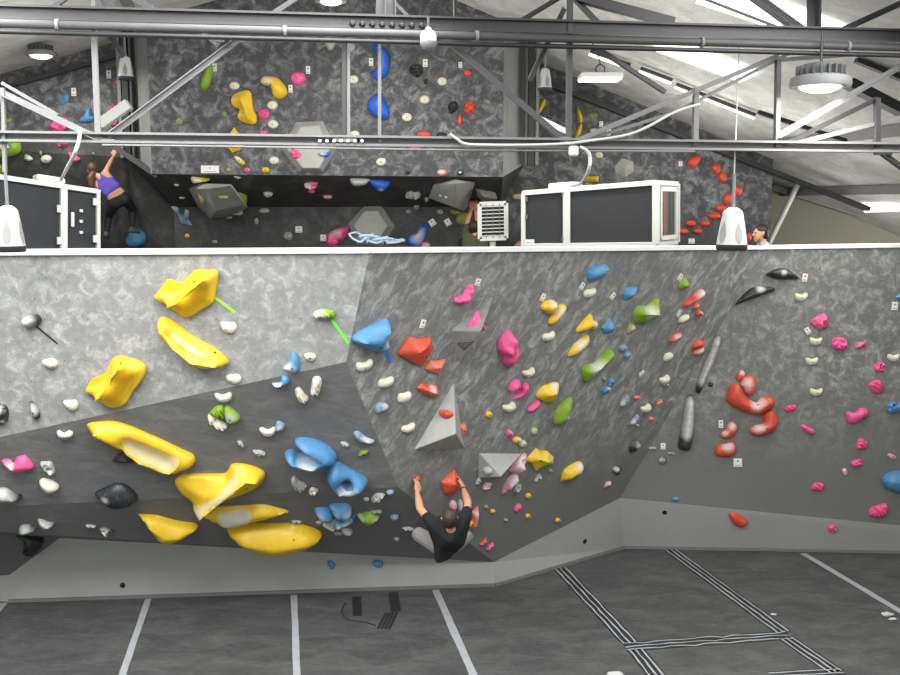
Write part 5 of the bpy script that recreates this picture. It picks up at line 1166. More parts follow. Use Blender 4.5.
# top chord: web with two flanges, so it reads as a channel
member('top_chord', -15, 12, 915, 37, 13, 'steel_d', d=.03)
member('top_flange', -15, 6, 915, 31.5, 2, 'steel_d', d=.14); member('top_flange', -15, 18.5, 915, 43, 2, 'steel_d', d=.14)
member('bottom_chord', -15, 135.5, 915, 147.5, 7, 'steel_l', d=.02, off=-.02)
member('bottom_flange', -15, 132, 915, 144, 2.2, 'steel_l', d=.13); member('bottom_flange', -15, 140.5, 915, 152, 2.2, 'steel_l', d=.13)
for a in ((94, 33, 98, 133, 5, 'steel_l'), (344, 38, 344, 139, 4, 'steel_d'), (348.5, 38, 348.5, 139, 3, 'steel_l'), (379.5, 42, 379.5, 142, 3, 'steel_l'), (570, -3, 568.5, 140, 5, 'steel'),
          (696, 88, 695, 145, 5, 'steel_l'), (778, 60, 776.5, 147, 4.5, 'steel'), (877, 98, 877, 147, 5, 'steel_d'), (3, 88, 5, 172, 3, 'steel_l')):
    member('web_post', *a[:5], a[5], 'beam', d=.05)
for a in ((240, 38, 107, 137, 6, 'steel_l'), (-8, 88, 108, 143, 6, 'steel_l'), (2, 83, 58, 115, 3, 'steel_l'), (452, 44, 567, 142, 6.5, 'steel'), (576, 141, 780, 55, 4.5, 'steel_l'),
          (576, 143, 676, 112, 3, 'steel_l'), (676, 112, 790, 53, 3, 'steel_l'), (778, 136, 905, 64, 5, 'steel_l'), (781, 146, 877, 99, 4, 'black'), (781, 147, 905, 116, 4, 'steel_l'),
          (780, 60, 858, 54, 3.5, 'steel_l'), (218, 45, 203, 33, 4, 'steel_l'), (595, 47, 665, 92, 4, 'steel_d'), (882, 152, 912, 174, 6, 'steel_d')):
    member('web_brace', *a[:5], a[5], 'angle' if a[4] > 4.4 else 'beam', d=.05, off=.03 if a[4] > 4.4 else -.03)
for x, y, w, h in ((108, 143, 13, 7), (574, 146, 12, 8), (220, 40, 8, 5), (345, 140, 22, 5), (883, 152, 20, 6), (565, 141, 10, 8)):
    a = T(x, y, .04); s = a.y / F; bm = bmesh.new(); add_box(bm, a, TN.cross(Vector((0, 0, 1))) * w * s / 2, TN * .012, Vector((0, 0, h * s / 2)))
    bmesh.ops.bevel(bm, geom=bm.edges[:], offset=.006, segments=1, affect='EDGES'); obj('gusset_plate', bm, M['steel_l' if x < 570 else 'steel'], parent=truss)
for i in range(8):
    x = 352.5 + i * 9.9; p = T(x, 23.6 + i * .35, .075); bm = bmesh.new(); add_lathe(bm, p, [(.024, -.06), (.024, .012), (.012, .026)], 12, TN); obj('bolt', bm, M['black'], parent=truss, smooth=True, sharp=40)
for i in range(7):
    x = 320 + i * 7; p = T(x, 141, .075); bm = bmesh.new(); add_lathe(bm, p, [(.014, -.06), (.014, .01), (.007, .016)], 8, TN); obj('bolt', bm, M['white'], parent=truss)
# posts and struts from the truss up to the roof: pale grey or dark steel stubs
for i, (a, w, mt, lb) in enumerate((((53, 7, 68, -4), 5, 'steel_d', 'dark strut above the top beam, leftmost one'), ((94, 34, 93, -4), 4, 'steel_l', 'pale strut crossing the top beam near the left speaker'),
      ((131, -4, 153, 9), 7, 'steel_d', 'dark strut rising left of the bay from the top beam'), ((100, -4, 106, 8), 7, 'steel_d', 'dark short strut beside the pale strut'),
      ((273, 13, 299, -4), 5, 'steel_d', 'dark strut beside the yellowish lamp at the top'), ((381, 20, 381, -4), 9, 'steel_d', 'dark upright stub, left of a close pair above the bolts'),
      ((391, 20, 391, -4), 9, 'steel_d', 'dark upright stub, right of a close pair above the bolts'), ((395, 3, 411, 19), 4, 'steel_d', 'dark short strut right of the two upright stubs'),
      ((455.5, -4, 455.5, 21), 3.5, 'steel_d', 'thin dark upright in the middle of the top beam'), ((519, 22, 562, -4), 5, 'steel_d', 'dark strut rising right to the tall grey post'),
      ((573, -4, 602, 26), 6, 'steel_d', 'dark strut falling right from the tall grey post'), ((814, 36, 814, -4), 10, 'steel', 'grey upright stub over the round high-bay lamp'),
      ((816, 42, 906, 1), 5.5, 'steel', 'grey strut rising to the upper right picture corner'), ((565, 8, 530, 80), 5, 'steel_d', 'dark strut falling from the top beam to the right speaker'),
      ((110, 36, 124, 56), 6, 'black', 'black strut falling to the left speaker'),
      ((578, -4, 676, 22), 11, 'steel_d', 'heavy dark strut slanting down to the top beam right of centre'), ((754, -6, 812, 36), 11, 'steel_d', 'heavy dark strut meeting the top beam near the round high-bay lamp'), ((698, -4, 786, 30), 3, 'steel_d', 'thin dark strut crossing the bright skylight at the top'))):
    p, q = T(a[0], a[1], -.12), T(a[2], a[3], -.12); bm = bmesh.new(); add_angle(bm, p, q, w * p.y / F, w * p.y / F, TN); tag(obj('roof_strut', bm, M[mt]), lb, 'strut', 'struts between truss and roof')
def run(name, pts, r, mat, lb, cat, off=0, per=5, n=8):
    P = [T(x, y, off) if len(p) == 2 else at(x, y, p[2]) for p in pts for x, y in (p[:2],)]
    bm = bmesh.new(); add_tube(bm, spline(P, per) if len(P) > 2 else P, r, n); o = obj(name, bm, M[mat], smooth=True, sharp=60); tag(o, lb, cat); return o
spk = run('sprinkler_pipe', [(-182, 18.5), (1082, 52.5)], .034, 'pipe', 'grey pipe running along the face of the top beam', 'pipe', .13)
run('conduit', [(-182, 26.5), (-15, 31), (225, 37.5), (450, 43.5), (915, 56), (1082, 60.5)], .02, 'black', 'black conduit running under the top beam', 'conduit', .15)
run('thin_conduit', [(103, 145), (225, 146.5), (450, 150), (695, 151.5)], .009, 'steel_l', 'thin pale conduit under the bottom truss chord', 'conduit', .06)
for i, x in enumerate((57, 285, 477, 702, 848)):
    y = 23 + (x + 15) * .0269; p = T(x, y, .13); bm = bmesh.new(); add_lathe(bm, p, [(.036, -.012), (.045, -.012), (.045, .012), (.036, .012)], 12, TN.cross(Vector((0, 0, 1))))
    obj('clamp', bm, M['steel_l'], parent=spk)
run('cable', [(450, 134), (457, 139), (466, 144), (490, 145), (525, 145), (560, 144), (580, 142), (622, 136), (645, 128), (675, 112), (700, 104)], .012, 'cable', 'white cable drooping along the bottom truss chord right of centre', 'cable', .1)
run('hose', [(80, 128), (79, 140), (74, 155), (68, 166, 9.0), (61, 180, 10.95)], .015, 'cable', 'white hose hanging from the truss to the left white unit', 'hose', .1)
run('hose', [(580, 147), (587, 151), (590, 158), (588, 172), (580, 184, 10.5), (572, 186, 13.2)], .015, 'cable', 'white hose curving from the truss node to the larger white unit', 'hose', .1)

# white beacon under the top beam
def lathe_thing(name, lb, cat, p, parts, grp=None):
    root = empty(name, p, lb, cat, grp)
    for nm, prof, mt, n in parts:
        bm = bmesh.new(); add_lathe(bm, p, prof, n); obj(nm, bm, M[mt], parent=root, smooth=True, sharp=45)
    return root
p = T(428.5, 40, .16); s = p.y / F
lathe_thing('beacon', 'small white bell-shaped device hanging under the top beam', 'beacon', p, [
    ('body', [(2 * s, 12 * s), (3.5 * s, 9 * s), (6 * s, 8 * s), (8 * s, 4 * s), (8 * s, -1 * s), (5.5 * s, -2.2 * s)], 'white', 20), ('lens', [(8.6 * s, -1.5 * s), (9 * s, -3.5 * s), (6 * s, -8 * s), (2.5 * s, -9.5 * s)], 'steel_l', 20), ('stem', [(.012, 12 * s), (.012, 22 * s)], 'steel', 8)])
p = T(573.5, 151, .08); s = p.y / F
lathe_thing('junction_box', 'round white junction box under the truss node right of centre', 'junction box', p, [('body', [(3 * s, 5 * s), (5 * s, 4 * s), (5 * s, -3 * s), (3.5 * s, -4.5 * s)], 'white', 16), ('cover', [(4.2 * s, -4.4 * s), (4 * s, -5.4 * s)], 'steel_l', 16)])

# pendant speakers: white bell with teardrop recesses and a dark grille ring below
def speaker(x, ytop, ybot, wb, Y, ycord, lb, n_drop=5):
    p = at(x, ybot, Y); s = Y / F; hgt = (ybot - ytop) * s; rb = wb * s / 2
    root = empty('pendant_speaker', p, lb, 'speaker', 'white pendant speakers'); LAND.append((x, (ytop + ybot) / 2, ''))
    def rad(t): return rb * (1 - .44 * t ** 1.25) if t < .88 else rb * (1 - .44 * .88 ** 1.25) * (1 - ((t - .88) / .12) ** 1.6 * .6)
    bm = bmesh.new(); add_lathe(bm, p, [(rad(t) , hgt * t) for t in (.13, .3, .45, .6, .72, .82, .9, .95, .98, 1.0)], 28); obj('body', bm, M['spk'], parent=root, smooth=True, sharp=60)
    bm = bmesh.new(); add_lathe(bm, p, [(rb * .9, 0), (rb * .98, .01 * 1), (rb * .99, hgt * .135)], 28); obj('grille', bm, M['rubber'], parent=root, smooth=True, sharp=50)
    for k in range(n_drop):
        a0 = -math.pi / 2 + .25 + k * 2 * math.pi / n_drop; bm = bmesh.new(); V = []
        for i in range(14):
            t = i / 14 * 2 * math.pi; zz = .42 + .26 * math.cos(t); w = .30 * math.sin(t) * (1 - .55 * max(0, math.cos(t))); r = rad(zz) + .003
            V.append(bm.verts.new(p + Vector((math.cos(a0 + w) * r, math.sin(a0 + w) * r, hgt * zz))))
        bm.faces.new(V); bmesh.ops.triangulate(bm, faces=bm.faces[:]); obj('teardrop', bm, M['drop'], parent=root)
    top = p + Vector((0, 0, hgt)); bm = bmesh.new(); add_tube(bm, [top - Vector((0, 0, .004)), top + Vector((0, 0, .03))], .018, 8); obj('eyelet', bm, M['steel_l'], parent=root)
    q = at(x, ycord, Y); q.x, q.y = p.x, p.y; bm = bmesh.new(); add_tube(bm, [top, Vector((p.x, p.y, q.z))], .006, 6); obj('cord', bm, M['cable'], parent=root)
    bm = bmesh.new(); add_tube(bm, [top + Vector((0, 0, .03)), top + Vector((0, 0, .3))], .016, 6); obj('cord_grip', bm, M['steel_l'], parent=root)
speaker(10, 206, 252, 31, 9.2, 88, 'big white pendant speaker hanging at the left picture edge')
speaker(731.5, 208, 250, 31, 9.0, 40, 'big white pendant speaker hanging in front of the red arc of holds')
speaker(126, 57, 80, 15.5, 14.5, 47, 'small white pendant speaker hanging left of the bay'); speaker(545, 69, 91, 14, 14.5, 57, 'small white pendant speaker hanging right of the bay')

# ------------------------------------------------------------------ high-bay lamps
LIGHTS = []
def highbay(x, y, w, Y, lb, hang, power, fins=True):
    p = at(x, y, Y); r = w * Y / F / 2; root = empty('high_bay_lamp', p, lb, 'lamp', 'round high-bay lamps')
    bm = bmesh.new(); add_lathe(bm, p, [(r, 0), (r * 1.02, r * .12), (r * .98, r * .3), (r * .78, r * .36), (r * .76, r * .38)], 36); obj('rim', bm, M['rim'], parent=root, smooth=True, sharp=40)
    if fins:
        for k in range(20):
            a = k * math.pi / 10; d = Vector((math.cos(a), math.sin(a), 0)); bm = bmesh.new(); add_box(bm, p + d * r * .56 + Vector((0, 0, r * .52)), d * r * .24, Vector((-d.y, d.x, 0)) * r * .025, Vector((0, 0, r * .16))); obj('cooling_fin', bm, M['steel'], parent=root)
    bm = bmesh.new(); add_lathe(bm, p, [(r * .62, r * .36), (r * .58, r * .74), (r * .3, r * .8)], 28); obj('housing', bm, M['steel'], parent=root, smooth=True, sharp=40)
    bm = bmesh.new(); add_lathe(bm, p, [(r * .12, -r * .2), (r * .42, -r * .15), (r * .62, -r * .06), (r * .7, .002)], 32); obj('diffuser', bm, M['lamp'], parent=root)
    bm = bmesh.new(); add_tube(bm, [p + Vector((0, 0, r * .78)), p + Vector((0, 0, r * .78 + hang))], .012, 6); obj('hanger', bm, M['steel_d'], parent=root)
    lamp_light(p - Vector((0, 0, r * .2 + .012)), r * .66, power)
def lamp_light(p, r, power):
    L = bpy.data.lights.new('lamp_light', 'AREA'); L.shape = 'DISK'; L.size = 2 * r; L.energy = power; L.color = (1, .975, .93)
    o = bpy.data.objects.new('lamp_light', L); C.objects.link(o); o.location = p
PW = 45
highbay(820, 87, 58, 8.85, 'big round high-bay lamp hanging at the right of the truss', .25, PW)
highbay(41, 56, 29, 14.5, 'round high-bay lamp above the left back wall', .4, PW)
highbay(708, 104, 16, 17.0, 'small far high-bay lamp behind the right truss braces', .3, PW * .7)
highbay(331, 2, 30, 12.5, 'high-bay lamp glowing at the top edge above the bay', .3, PW)
# a tilted rectangular low-bay lamp right of the bay
p = at(600, 79, 13.2); root = empty('panel_lamp', p, 'bright flat panel lamp hanging right of the right speaker', 'lamp'); s = 13.2 / F
bm = bmesh.new(); add_box(bm, p + Vector((0, 0, .03)), Vector((20 * s, 0, .0)), Vector((0, .22, 0)), Vector((0, 0, .03))); bmesh.ops.bevel(bm, geom=bm.edges[:], offset=.008, segments=1, affect='EDGES'); obj('housing', bm, M['white'], parent=root)
bm = bmesh.new(); add_box(bm, p + Vector((0, 0, -.008)), Vector((19 * s, 0, 0)), Vector((0, .2, 0)), Vector((0, 0, .008))); obj('diffuser', bm, M['lamp'], parent=root)
bm = bmesh.new(); add_tube(bm, [p + Vector((math.cos(t / 12 * 2 * math.pi) * .06, 0, .12 + math.sin(t / 12 * 2 * math.pi) * .06)) for t in range(13)], .008, 6); obj('hook', bm, M['steel_d'], parent=root)
bm = bmesh.new(); add_tube(bm, spline([p + Vector((0, 0, .18)), p + Vector((-.03, 0, .3)), p + Vector((-.1, 0, .42)), p + Vector((-.08, 0, .9))]), .009, 6); obj('hanger', bm, M['steel_d'], parent=root)
lamp_light(p - Vector((0, 0, .03)), .25, PW * .7)
roof_panel('skylight', [(862, 203), (898, 203), (900, 208), (866, 209)], M['skylight'], 'small far bright roof light at the right edge, near the gable', 'skylight')
# unseen soft area lights, added to light the walls without hard truss shadows
def soft_fill(x, y, z, sx, sy, power, tilt=0, name='soft_fill_light'):
    L = bpy.data.lights.new(name, 'AREA'); L.shape = 'RECTANGLE'; L.size = sx; L.size_y = sy; L.energy = power; L.color = (.97, .985, 1)
    o = bpy.data.objects.new(name, L); C.objects.link(o); o.location = (x, y, z); o.rotation_euler = (0, tilt, 0)
for x, y, z, sx, sy, pw in SOFT_FILLS: soft_fill(x, y, z, sx, sy, pw, -.3 if x < -1.6 else .38)
for x, y, z, e_ in ((-5.4, 12.5, 5.8, 1), (-1, 13, 6.4, 1), (2.4, 11.5, 5.7, 1), (4.6, 13.5, 4.9, .8), (6.3, 16.0, 4.3, .6), (3.4, 14.5, 5.4, 1), (-1, 11.8, 4.75, 2.0), (8.6, 15.6, 3.9, 9)):
    L = bpy.data.lights.new('point_fill', 'POINT'); L.energy = FILL * e_; L.shadow_soft_size = .8; L.color = (1, .98, .95)
    o = bpy.data.objects.new('point_fill', L); C.objects.link(o); o.location = (x, y, z)
# ------------------------------------------------------------------ white framed units standing behind the coping
def quad_unit(name, lb, short, tl, tr, br, bl, depthv, cells, posts, rail, mats, feet):
    """front face given by four world corners; depthv = vector to the back; cells = fractions along the front where posts stand"""
    c = (tl + tr + bl + br) / 4; root = empty(name, Vector((c.x, c.y, DZ)), lb, 'cabinet', 'white framed cabinets on the upper deck')
    nrm = (tr - tl).cross(bl - tl).normalized(); nrm = nrm if nrm.y < 0 else -nrm
    P = lambda u, v, w: (tl.lerp(tr, u)).lerp(bl.lerp(br, u), v) + depthv * w
    def bar(a, b, wd, nm='frame_bar'):
        bm = bmesh.new(); add_beam(bm, a, b, wd, .06, nrm); bmesh.ops.bevel(bm, geom=bm.edges[:], offset=.004, segments=1, affect='EDGES'); obj(nm, bm, M['white_al'], parent=root)
    for w in (0, 1):
        bar(P(0, 0, w), P(1, 0, w), rail); bar(P(0, 1, w), P(1, 1, w), rail)
        for u, wd in posts: bar(P(u, 0, w), P(u, 1, w), wd)
    for u in (0, 1):
        bar(P(u, 0, 0), P(u, 0, 1), rail * .9); bar(P(u, 1, 0), P(u, 1, 1), rail * .9)
    def pan(q, nm='panel', mat='panel', inset=.012):
        cc = sum(q, Vector()) / 4; nn = (q[1] - q[0]).cross(q[3] - q[0]).normalized(); bm = bmesh.new()
        if nn.dot(CAM - cc) < 0: nn = -nn
        a = [bm.verts.new(x) for x in q]; b = [bm.verts.new(x - nn * .02) for x in q]; bm.faces.new(a); bm.faces.new(b[::-1])
        for i in range(4): bm.faces.new((a[i], b[i], b[(i + 1) % 4], a[(i + 1) % 4]))
        return obj(nm, bm, M[mat], parent=root)
    for (u0, u1), m_ in zip(cells, mats): pan([P(u0, 0, .02), P(u1, 0, .02), P(u1, 1, .02), P(u0, 1, .02)], 'panel', m_)
    pan([P(0, 0, .97), P(1, 0, .97), P(1, 1, .97), P(0, 1, .97)], 'back_panel'); pan([P(0, -.01, 0), P(1, -.01, 0), P(1, -.01, 1), P(0, -.01, 1)], 'lid', 'white_al')
    for u in (0.03, .97):
        for w in (0.05, .95):
            a = P(u, 1, w); bm = bmesh.new(); add_box(bm, Vector((a.x, a.y, (a.z + DZ) / 2)), Vector((.03, 0, 0)), Vector((0, .03, 0)), Vector((0, 0, (a.z - DZ) / 2))); obj('foot', bm, M['white_al'], parent=root)
    return root, P, pan
rt, P, pan = quad_unit('equipment_cabinet', 'larger white framed cabinet with charcoal panels and a slatted end, right of centre', 'larger white unit',
    at(523.5, 193, 14.3), at(656, 182.5, 13.75), at(656, 244.5, 13.75), at(523.5, 246, 14.3), Vector((.47, .85, 0)), [(0, .33), (.33, 1)], [(0, .06), (.335, .1), (1, .1)], .07, ['panel', 'panel'], True)
pan([P(1, 0, .03), P(1, 0, .97), P(1, 1, .97), P(1, 1, .03)], 'end_panel', 'grey_pl')
a, b = P(1, 0, 0), P(1, 1, 0); dv = P(1, 0, 1) - a
def endbar(u0, v0, u1, v1, w, nm, mat, off=.03):
    A = a + dv * u0 + (b - a) * v0; B = a + dv * u1 + (b - a) * v1; n = dv.cross(b - a).normalized(); n = n if n.dot(CAM - A) > 0 else -n
    bm = bmesh.new(); add_beam(bm, A + n * off, B + n * off, w, .03, n); obj(nm, bm, M[mat], parent=rt)
for k in range(9): endbar(.2 + k * .07, .14, .2 + k * .07, .86, .035, 'slat', 'stripe' if k < 4 else 'steel', .02)
for q in ((.12, .1, .88, .1), (.12, .9, .88, .9), (.12, .1, .12, .9), (.88, .1, .88, .9)): endbar(*q, .06, 'end_frame', 'white_al')
def top_box(P, u0, u1, root, h, w0=.1, w1=.5):
    c = (P(u0, 0, w0) + P(u1, 0, w1)) / 2; bm = bmesh.new(); x = (P(u1, 0, w0) - P(u0, 0, w0)) / 2; y = (P(u0, 0, w1) - P(u0, 0, w0)) / 2
    add_box(bm, c + Vector((0, 0, h / 2 + .03)), x, y, Vector((0, 0, h / 2))); bmesh.ops.bevel(bm, geom=bm.edges[:], offset=.012, segments=2, affect='EDGES'); obj('top_box', bm, M['white'], parent=root)
top_box(P, .17, .36, rt, .08)
def on_face(P, u, v, w, h, mat, nm, root, lab=None):
    c = P(u, v, -.03); x = (P(u + .1, v, 0) - P(u, v, 0)).normalized(); z = (P(u, v, 0) - P(u, v + .1, 0)).normalized(); n = x.cross(z); n = n if n.y < 0 else -n
    bm = bmesh.new(); add_box(bm, c, x * w / 2, z * h / 2, n * .012); o = obj(nm, bm, M[mat], parent=root)
    if lab: o['label'] = lab
    return o
stk = on_face(P, .055, .93, .13, .08, 'white', 'sticker', rt, 'white sticker with red print'); on_face(P, .055, .94, .09, .015, 'red', 'sticker_print', stk)
for u, v in ((.03, .12), (.03, .45), (.31, .08), (.31, .88)): on_face(P, u, v, .025, .06, 'steel_l', 'hinge', rt)
LAND.append((600, 215, 'larger white cabinet'))
lt, P2, pan2 = quad_unit('equipment_cabinet', 'smaller white framed cabinet with a charcoal door, cut by the left picture edge', 'left white unit',
    at(-40, 171, 10.7), at(98, 191.5, 11.6), at(98, 250.5, 11.6), at(-40, 252, 10.7), Vector((-.5, .9, 0)), [(0, .735), (.735, 1)], [(0, .07), (.735, .075), (1, .04)], .055, ['panel', 'panel'], True)
top_box(P2, .55, .76, lt, .07)
for u, v in ((.70, .35), (.70, .84), (.975, .18), (.975, .8)): on_face(P2, u, v, .05, .08, 'white_al', 'hinge', lt)
door = [o for o in lt.children if o.name.startswith('panel')][1]; door.name = 'door'
on_face(P2, .80, .5, .03, .16, 'white', 'door_handle', door, 'white pull handle')
for v in (.35, .52, .7): on_face(P2, .865, v, .03, .03, 'white', 'screw_cap', door)
LAND.append((50, 220, 'left white cabinet'))
# free-standing louvred grille
tl, tr, br, bl = at(479.5, 204, 14.6), at(506, 203, 14.6), at(506.3, 238, 14.6), at(479.8, 239, 14.6)
c = (tl + tr + br + bl) / 4; root = empty('louvre_grille', Vector((c.x, c.y, DZ)), 'white louvred vent grille on a post, left of the larger white cabinet', 'vent')
LAND.append((493, 221, 'white louvred grille'))
y = Vector((0, -1, 0))
for p, q, w in ((tl, tr, .06), (bl, br, .06), (tl, bl, .06), (tr, br, .06)):
    bm = bmesh.new(); add_beam(bm, p, q, w, .06, y); obj('frame', bm, M['white_al'], parent=root)
for k in range(9):
    t = (k + .8) / 9.6; p, q = tl.lerp(bl, t), tr.lerp(br, t); bm = bmesh.new(); add_beam(bm, p, q, .014, .05, y); obj('louvre', bm, M['white_al'], parent=root)
for k in range(3):
    t = (k + 1) / 4; bm = bmesh.new(); add_beam(bm, tl.lerp(tr, t) + y * .03, bl.lerp(br, t) + y * .03, .008, .01, y); obj('bar', bm, M['steel_l'], parent=root)
bm = bmesh.new(); add_box(bm, c + Vector((0, .07, 0)), Vector(((tr - tl).x / 2, 0, 0)), Vector((0, .03, 0)), Vector((0, 0, .24))); obj('back_box', bm, M['black'], parent=root)
bm = bmesh.new(); add_box(bm, Vector((c.x, c.y + .07, (bl.z + DZ) / 2)), Vector((.04, 0, 0)), Vector((0, .03, 0)), Vector((0, 0, (bl.z - DZ) / 2))); obj('post', bm, M['white_al'], parent=root)
# pile of pale blue rope on the coping
random.seed(11); pts = []
b = at(372, 246, 10.25)
for i in range(70):
    t = i / 69; a = t * 2 * math.pi * 5.5
    pts.append(b + Vector((-.16 + .42 * t + .10 * math.cos(a) + random.uniform(-.02, .02), .06 * math.sin(a) + .08, .02 + .11 * abs(math.sin(a * .73)) * (1 - t * .75) + random.uniform(0, .012))))
for p_ in pts: p_.z = max(p_.z, A_.z + .032)
bm = bmesh.new(); add_tube(bm, spline(pts, 3), .011, 6); tag(obj('rope', bm, M['rope_b'], smooth=True), 'tangled pile of pale blue rope lying on the white coping', 'rope')

# ------------------------------------------------------------------ people
def blob(parts, voxel, smooth=3):
    """union of tapered limbs (convex hulls of spheres) fused into one continuous skin"""
    me = bpy.data.meshes.new('tmp'); bm = bmesh.new()
    for part in parts:
        sub = bmesh.new()
        for c, r in part:
            t = bmesh.new(); bmesh.ops.create_icosphere(t, subdivisions=2, radius=1)
            for v in t.verts:
                q = v.co
                if isinstance(r, tuple): q = r[0] * q.x + r[1] * q.y + r[2] * q.z      # three axis vectors
                else: q = q * r
                sub.verts.new(c + q)
            t.free()
        res = bmesh.ops.convex_hull(sub, input=sub.verts[:])
        bmesh.ops.delete(sub, geom=[g for g in res['geom_interior'] if isinstance(g, bmesh.types.BMVert)], context='VERTS')
        mp = {v: bm.verts.new(v.co) for v in sub.verts}
        for f in sub.faces: bm.faces.new([mp[v] for v in f.verts])
        sub.free()
    bmesh.ops.recalc_face_normals(bm, faces=bm.faces)
    bm.to_mesh(me); bm.free()
    o = bpy.data.objects.new('tmp', me); C.objects.link(o)
    md = o.modifiers.new('r', 'REMESH'); md.mode = 'VOXEL'; md.voxel_size = voxel; md.use_smooth_shade = True
    sm = o.modifiers.new('s', 'SMOOTH'); sm.iterations = smooth; sm.factor = .5
    dg = bpy.context.evaluated_depsgraph_get(); ev = o.evaluated_get(dg); out = bpy.data.meshes.new_from_object(ev)
    bpy.data.objects.remove(o); bpy.data.meshes.remove(me)
    return out
def body_obj(name, me, mat, parent=None, loc=None):
    c = wloc(parent) if parent is not None else loc
    for v in me.vertices: v.co -= c
    me.materials.clear(); me.materials.append(mat)
    for p in me.polygons: p.use_smooth = True; p.material_index = 0
    o = bpy.data.objects.new(name, me); C.objects.link(o); o.location = c
    if parent is not None: o.parent = parent; o.location = (0, 0, 0)
    return o
def head_parts(c, f, u, k=1.0):
    s = f.cross(u).normalized(); u = s.cross(f).normalized(); g = lambda a, b, d: c + s * a * k + f * b * k + u * d * k
    sk = [[(g(0, -.012, .025), (s * .076 * k, f * .095 * k, u * .088 * k)), (g(0, .02, -.02), (s * .066 * k, f * .075 * k, u * .075 * k))],
          [(g(0, .045, -.045), (s * .052 * k, f * .045 * k, u * .05 * k)), (g(0, .065, -.085), .024 * k)],
          [(g(0, .088, .015), .008 * k), (g(0, .108, -.018), .013 * k)],
          [(g(-.01, .088, -.052), .008 * k), (g(.01, .088, -.052), .008 * k)],
          [(g(-.03, .082, .028), .010 * k), (g(.03, .082, .028), .010 * k)]]
    for sd in (-1, 1): sk.append([(g(.079 * sd, -.005, .012), .014 * k), (g(.081 * sd, -.002, -.022), .009 * k)])
    hair = [[(g(0, -.022, .04), (s * .083 * k, f * .098 * k, u * .088 * k)), (g(0, -.045, -.02), (s * .074 * k, f * .066 * k, u * .07 * k))]]
    return sk, hair, g
def hand_parts(w, d, palm_n, side, L=.18, curl=.9):
    """hand from wrist w along d; palm faces palm_n; thumb on `side`"""
    s = d.cross(palm_n).normalized(); s = s if s.dot(side) > 0 else -s
    k = L / .18; P = [[(w, .027 * k), (w + d * .03 * k, .026 * k)], [(w + d * .03 * k + s * .025 * k, .016 * k), (w + d * .03 * k - s * .025 * k, .016 * k), (w + d * .085 * k + s * .032 * k, .013 * k), (w + d * .085 * k - s * .03 * k, .013 * k)]]
    for i, ln in enumerate((.95, 1.06, 1.0, .78)):
        b = w + d * .09 * k + s * (.030 - .0205 * i) * k; dd = d.copy(); q = b
        for j, sl in enumerate((.042, .028, .022)):
            dd = (dd * math.cos(curl * (.5 + .35 * j)) + palm_n * math.sin(curl * (.5 + .35 * j))).normalized()
            e_ = q + dd * sl * ln * k; P.append([(q, (.0098 - .0012 * j) * k), (e_, (.0088 - .0012 * j) * k)]); q = e_
    t0 = w + d * .03 * k + s * .03 * k; t1 = t0 + (d * .6 + s * .7 + palm_n * .3).normalized() * .045 * k; t2 = t1 + (d * .8 + s * .1 + palm_n * .6).normalized() * .03 * k
    P += [[(t0, .014 * k), (t1, .0115 * k)], [(t1, .0115 * k), (t2, .009 * k)]]
    return P
def shoe_parts(ank, toe_d, up_=Vector((0, 0, 1)), L=.26):
    heel = ank - toe_d * .05 - up_ * .06; toe = heel + toe_d * L
    return [[(heel, .036), (heel + toe_d * L * .55, .04), (ank, .04)], [(heel + toe_d * L * .5, .038), (toe - toe_d * .03, .028)]]

X_, Z_ = Vector((1, 0, 0)), Vector((0, 0, 1))
# --- the man in the black T-shirt, hanging from the centre wall with his back to us
wl, nl = hit(418, 481); wr, nr = hit(461, 482)
HL = at(417.3, 493, wl.y - .14); HR = at(463.5, 489, wr.y - .26)
SL, SR = at(432, 524, 10.36), at(466, 517, 10.40)
EL, ER = at(420, 508.5, 10.52), at(468, 503, 10.58)
NK = at(451, 530, 10.22); HD = at(449.5, 518, 10.18)
WLs, WRs = at(442, 543, 10.42), at(457, 540, 10.45); HPL, HPR = at(442, 549, 10.62), at(452, 547, 10.68)
KL_, KR_ = at(419, 534.5, 10.8), at(466.5, 537, 10.95)
FLp, FRp = at(441, 541, 11.15), at(457, 541, 11.25)
hf = Vector((-.1, .86, .42)).normalized(); hu = Vector((0, -.42, .86)).normalized()
sk, hr, g = head_parts(HD, hf, hu, 1.02)
torso = [[(SL, .05), (SR, .05), (WLs, .07), (WRs, .07)], [(WLs, .07), (WRs, .07), (HPL, .075), (HPR, .075)], [(NK, .05), (SL.lerp(SR, .5), .06)], [(SL, .05), (NK - Vector((0, 0, .06)), .045), (SR, .05), (WLs, .06)]]
arms = [[(SL, .052), (EL, .042)], [(EL, .043), (EL.lerp(HL, .35), .044), (HL, .027)], [(SR, .052), (ER, .042)], [(ER, .043), (ER.lerp(HR, .35), .044), (HR, .027)]]
neck = [[(NK, .052), (HD - hf * .02 - hu * .05, .052)]]
dl = (at(417.8, 482, wl.y - .07) - HL).normalized(); dr = (at(461, 480, wr.y - .17) - HR).normalized()
hands = hand_parts(HL, dl, -nl, X_, .19, .95) + hand_parts(HR, dr, (-nr - X_ * .6).normalized(), -X_, .19, .8)
legs = [[(HPL, .085), (KL_, .06)], [(KL_, .06), (FLp, .042)], [(HPR, .085), (KR_, .06)], [(KR_, .06), (FRp, .042)]]
man = body_obj('person', blob(sk + torso + arms + neck + hands + legs, .0075), M['skin'], loc=HPL.lerp(HPR, .5))
tag(man, 'man in black T-shirt and grey trousers hanging from the wall, back turned', 'person'); LAND.append((447, 530, 'climbing man'))
body_obj('hair', blob(hr, .008), M['hair'], man)
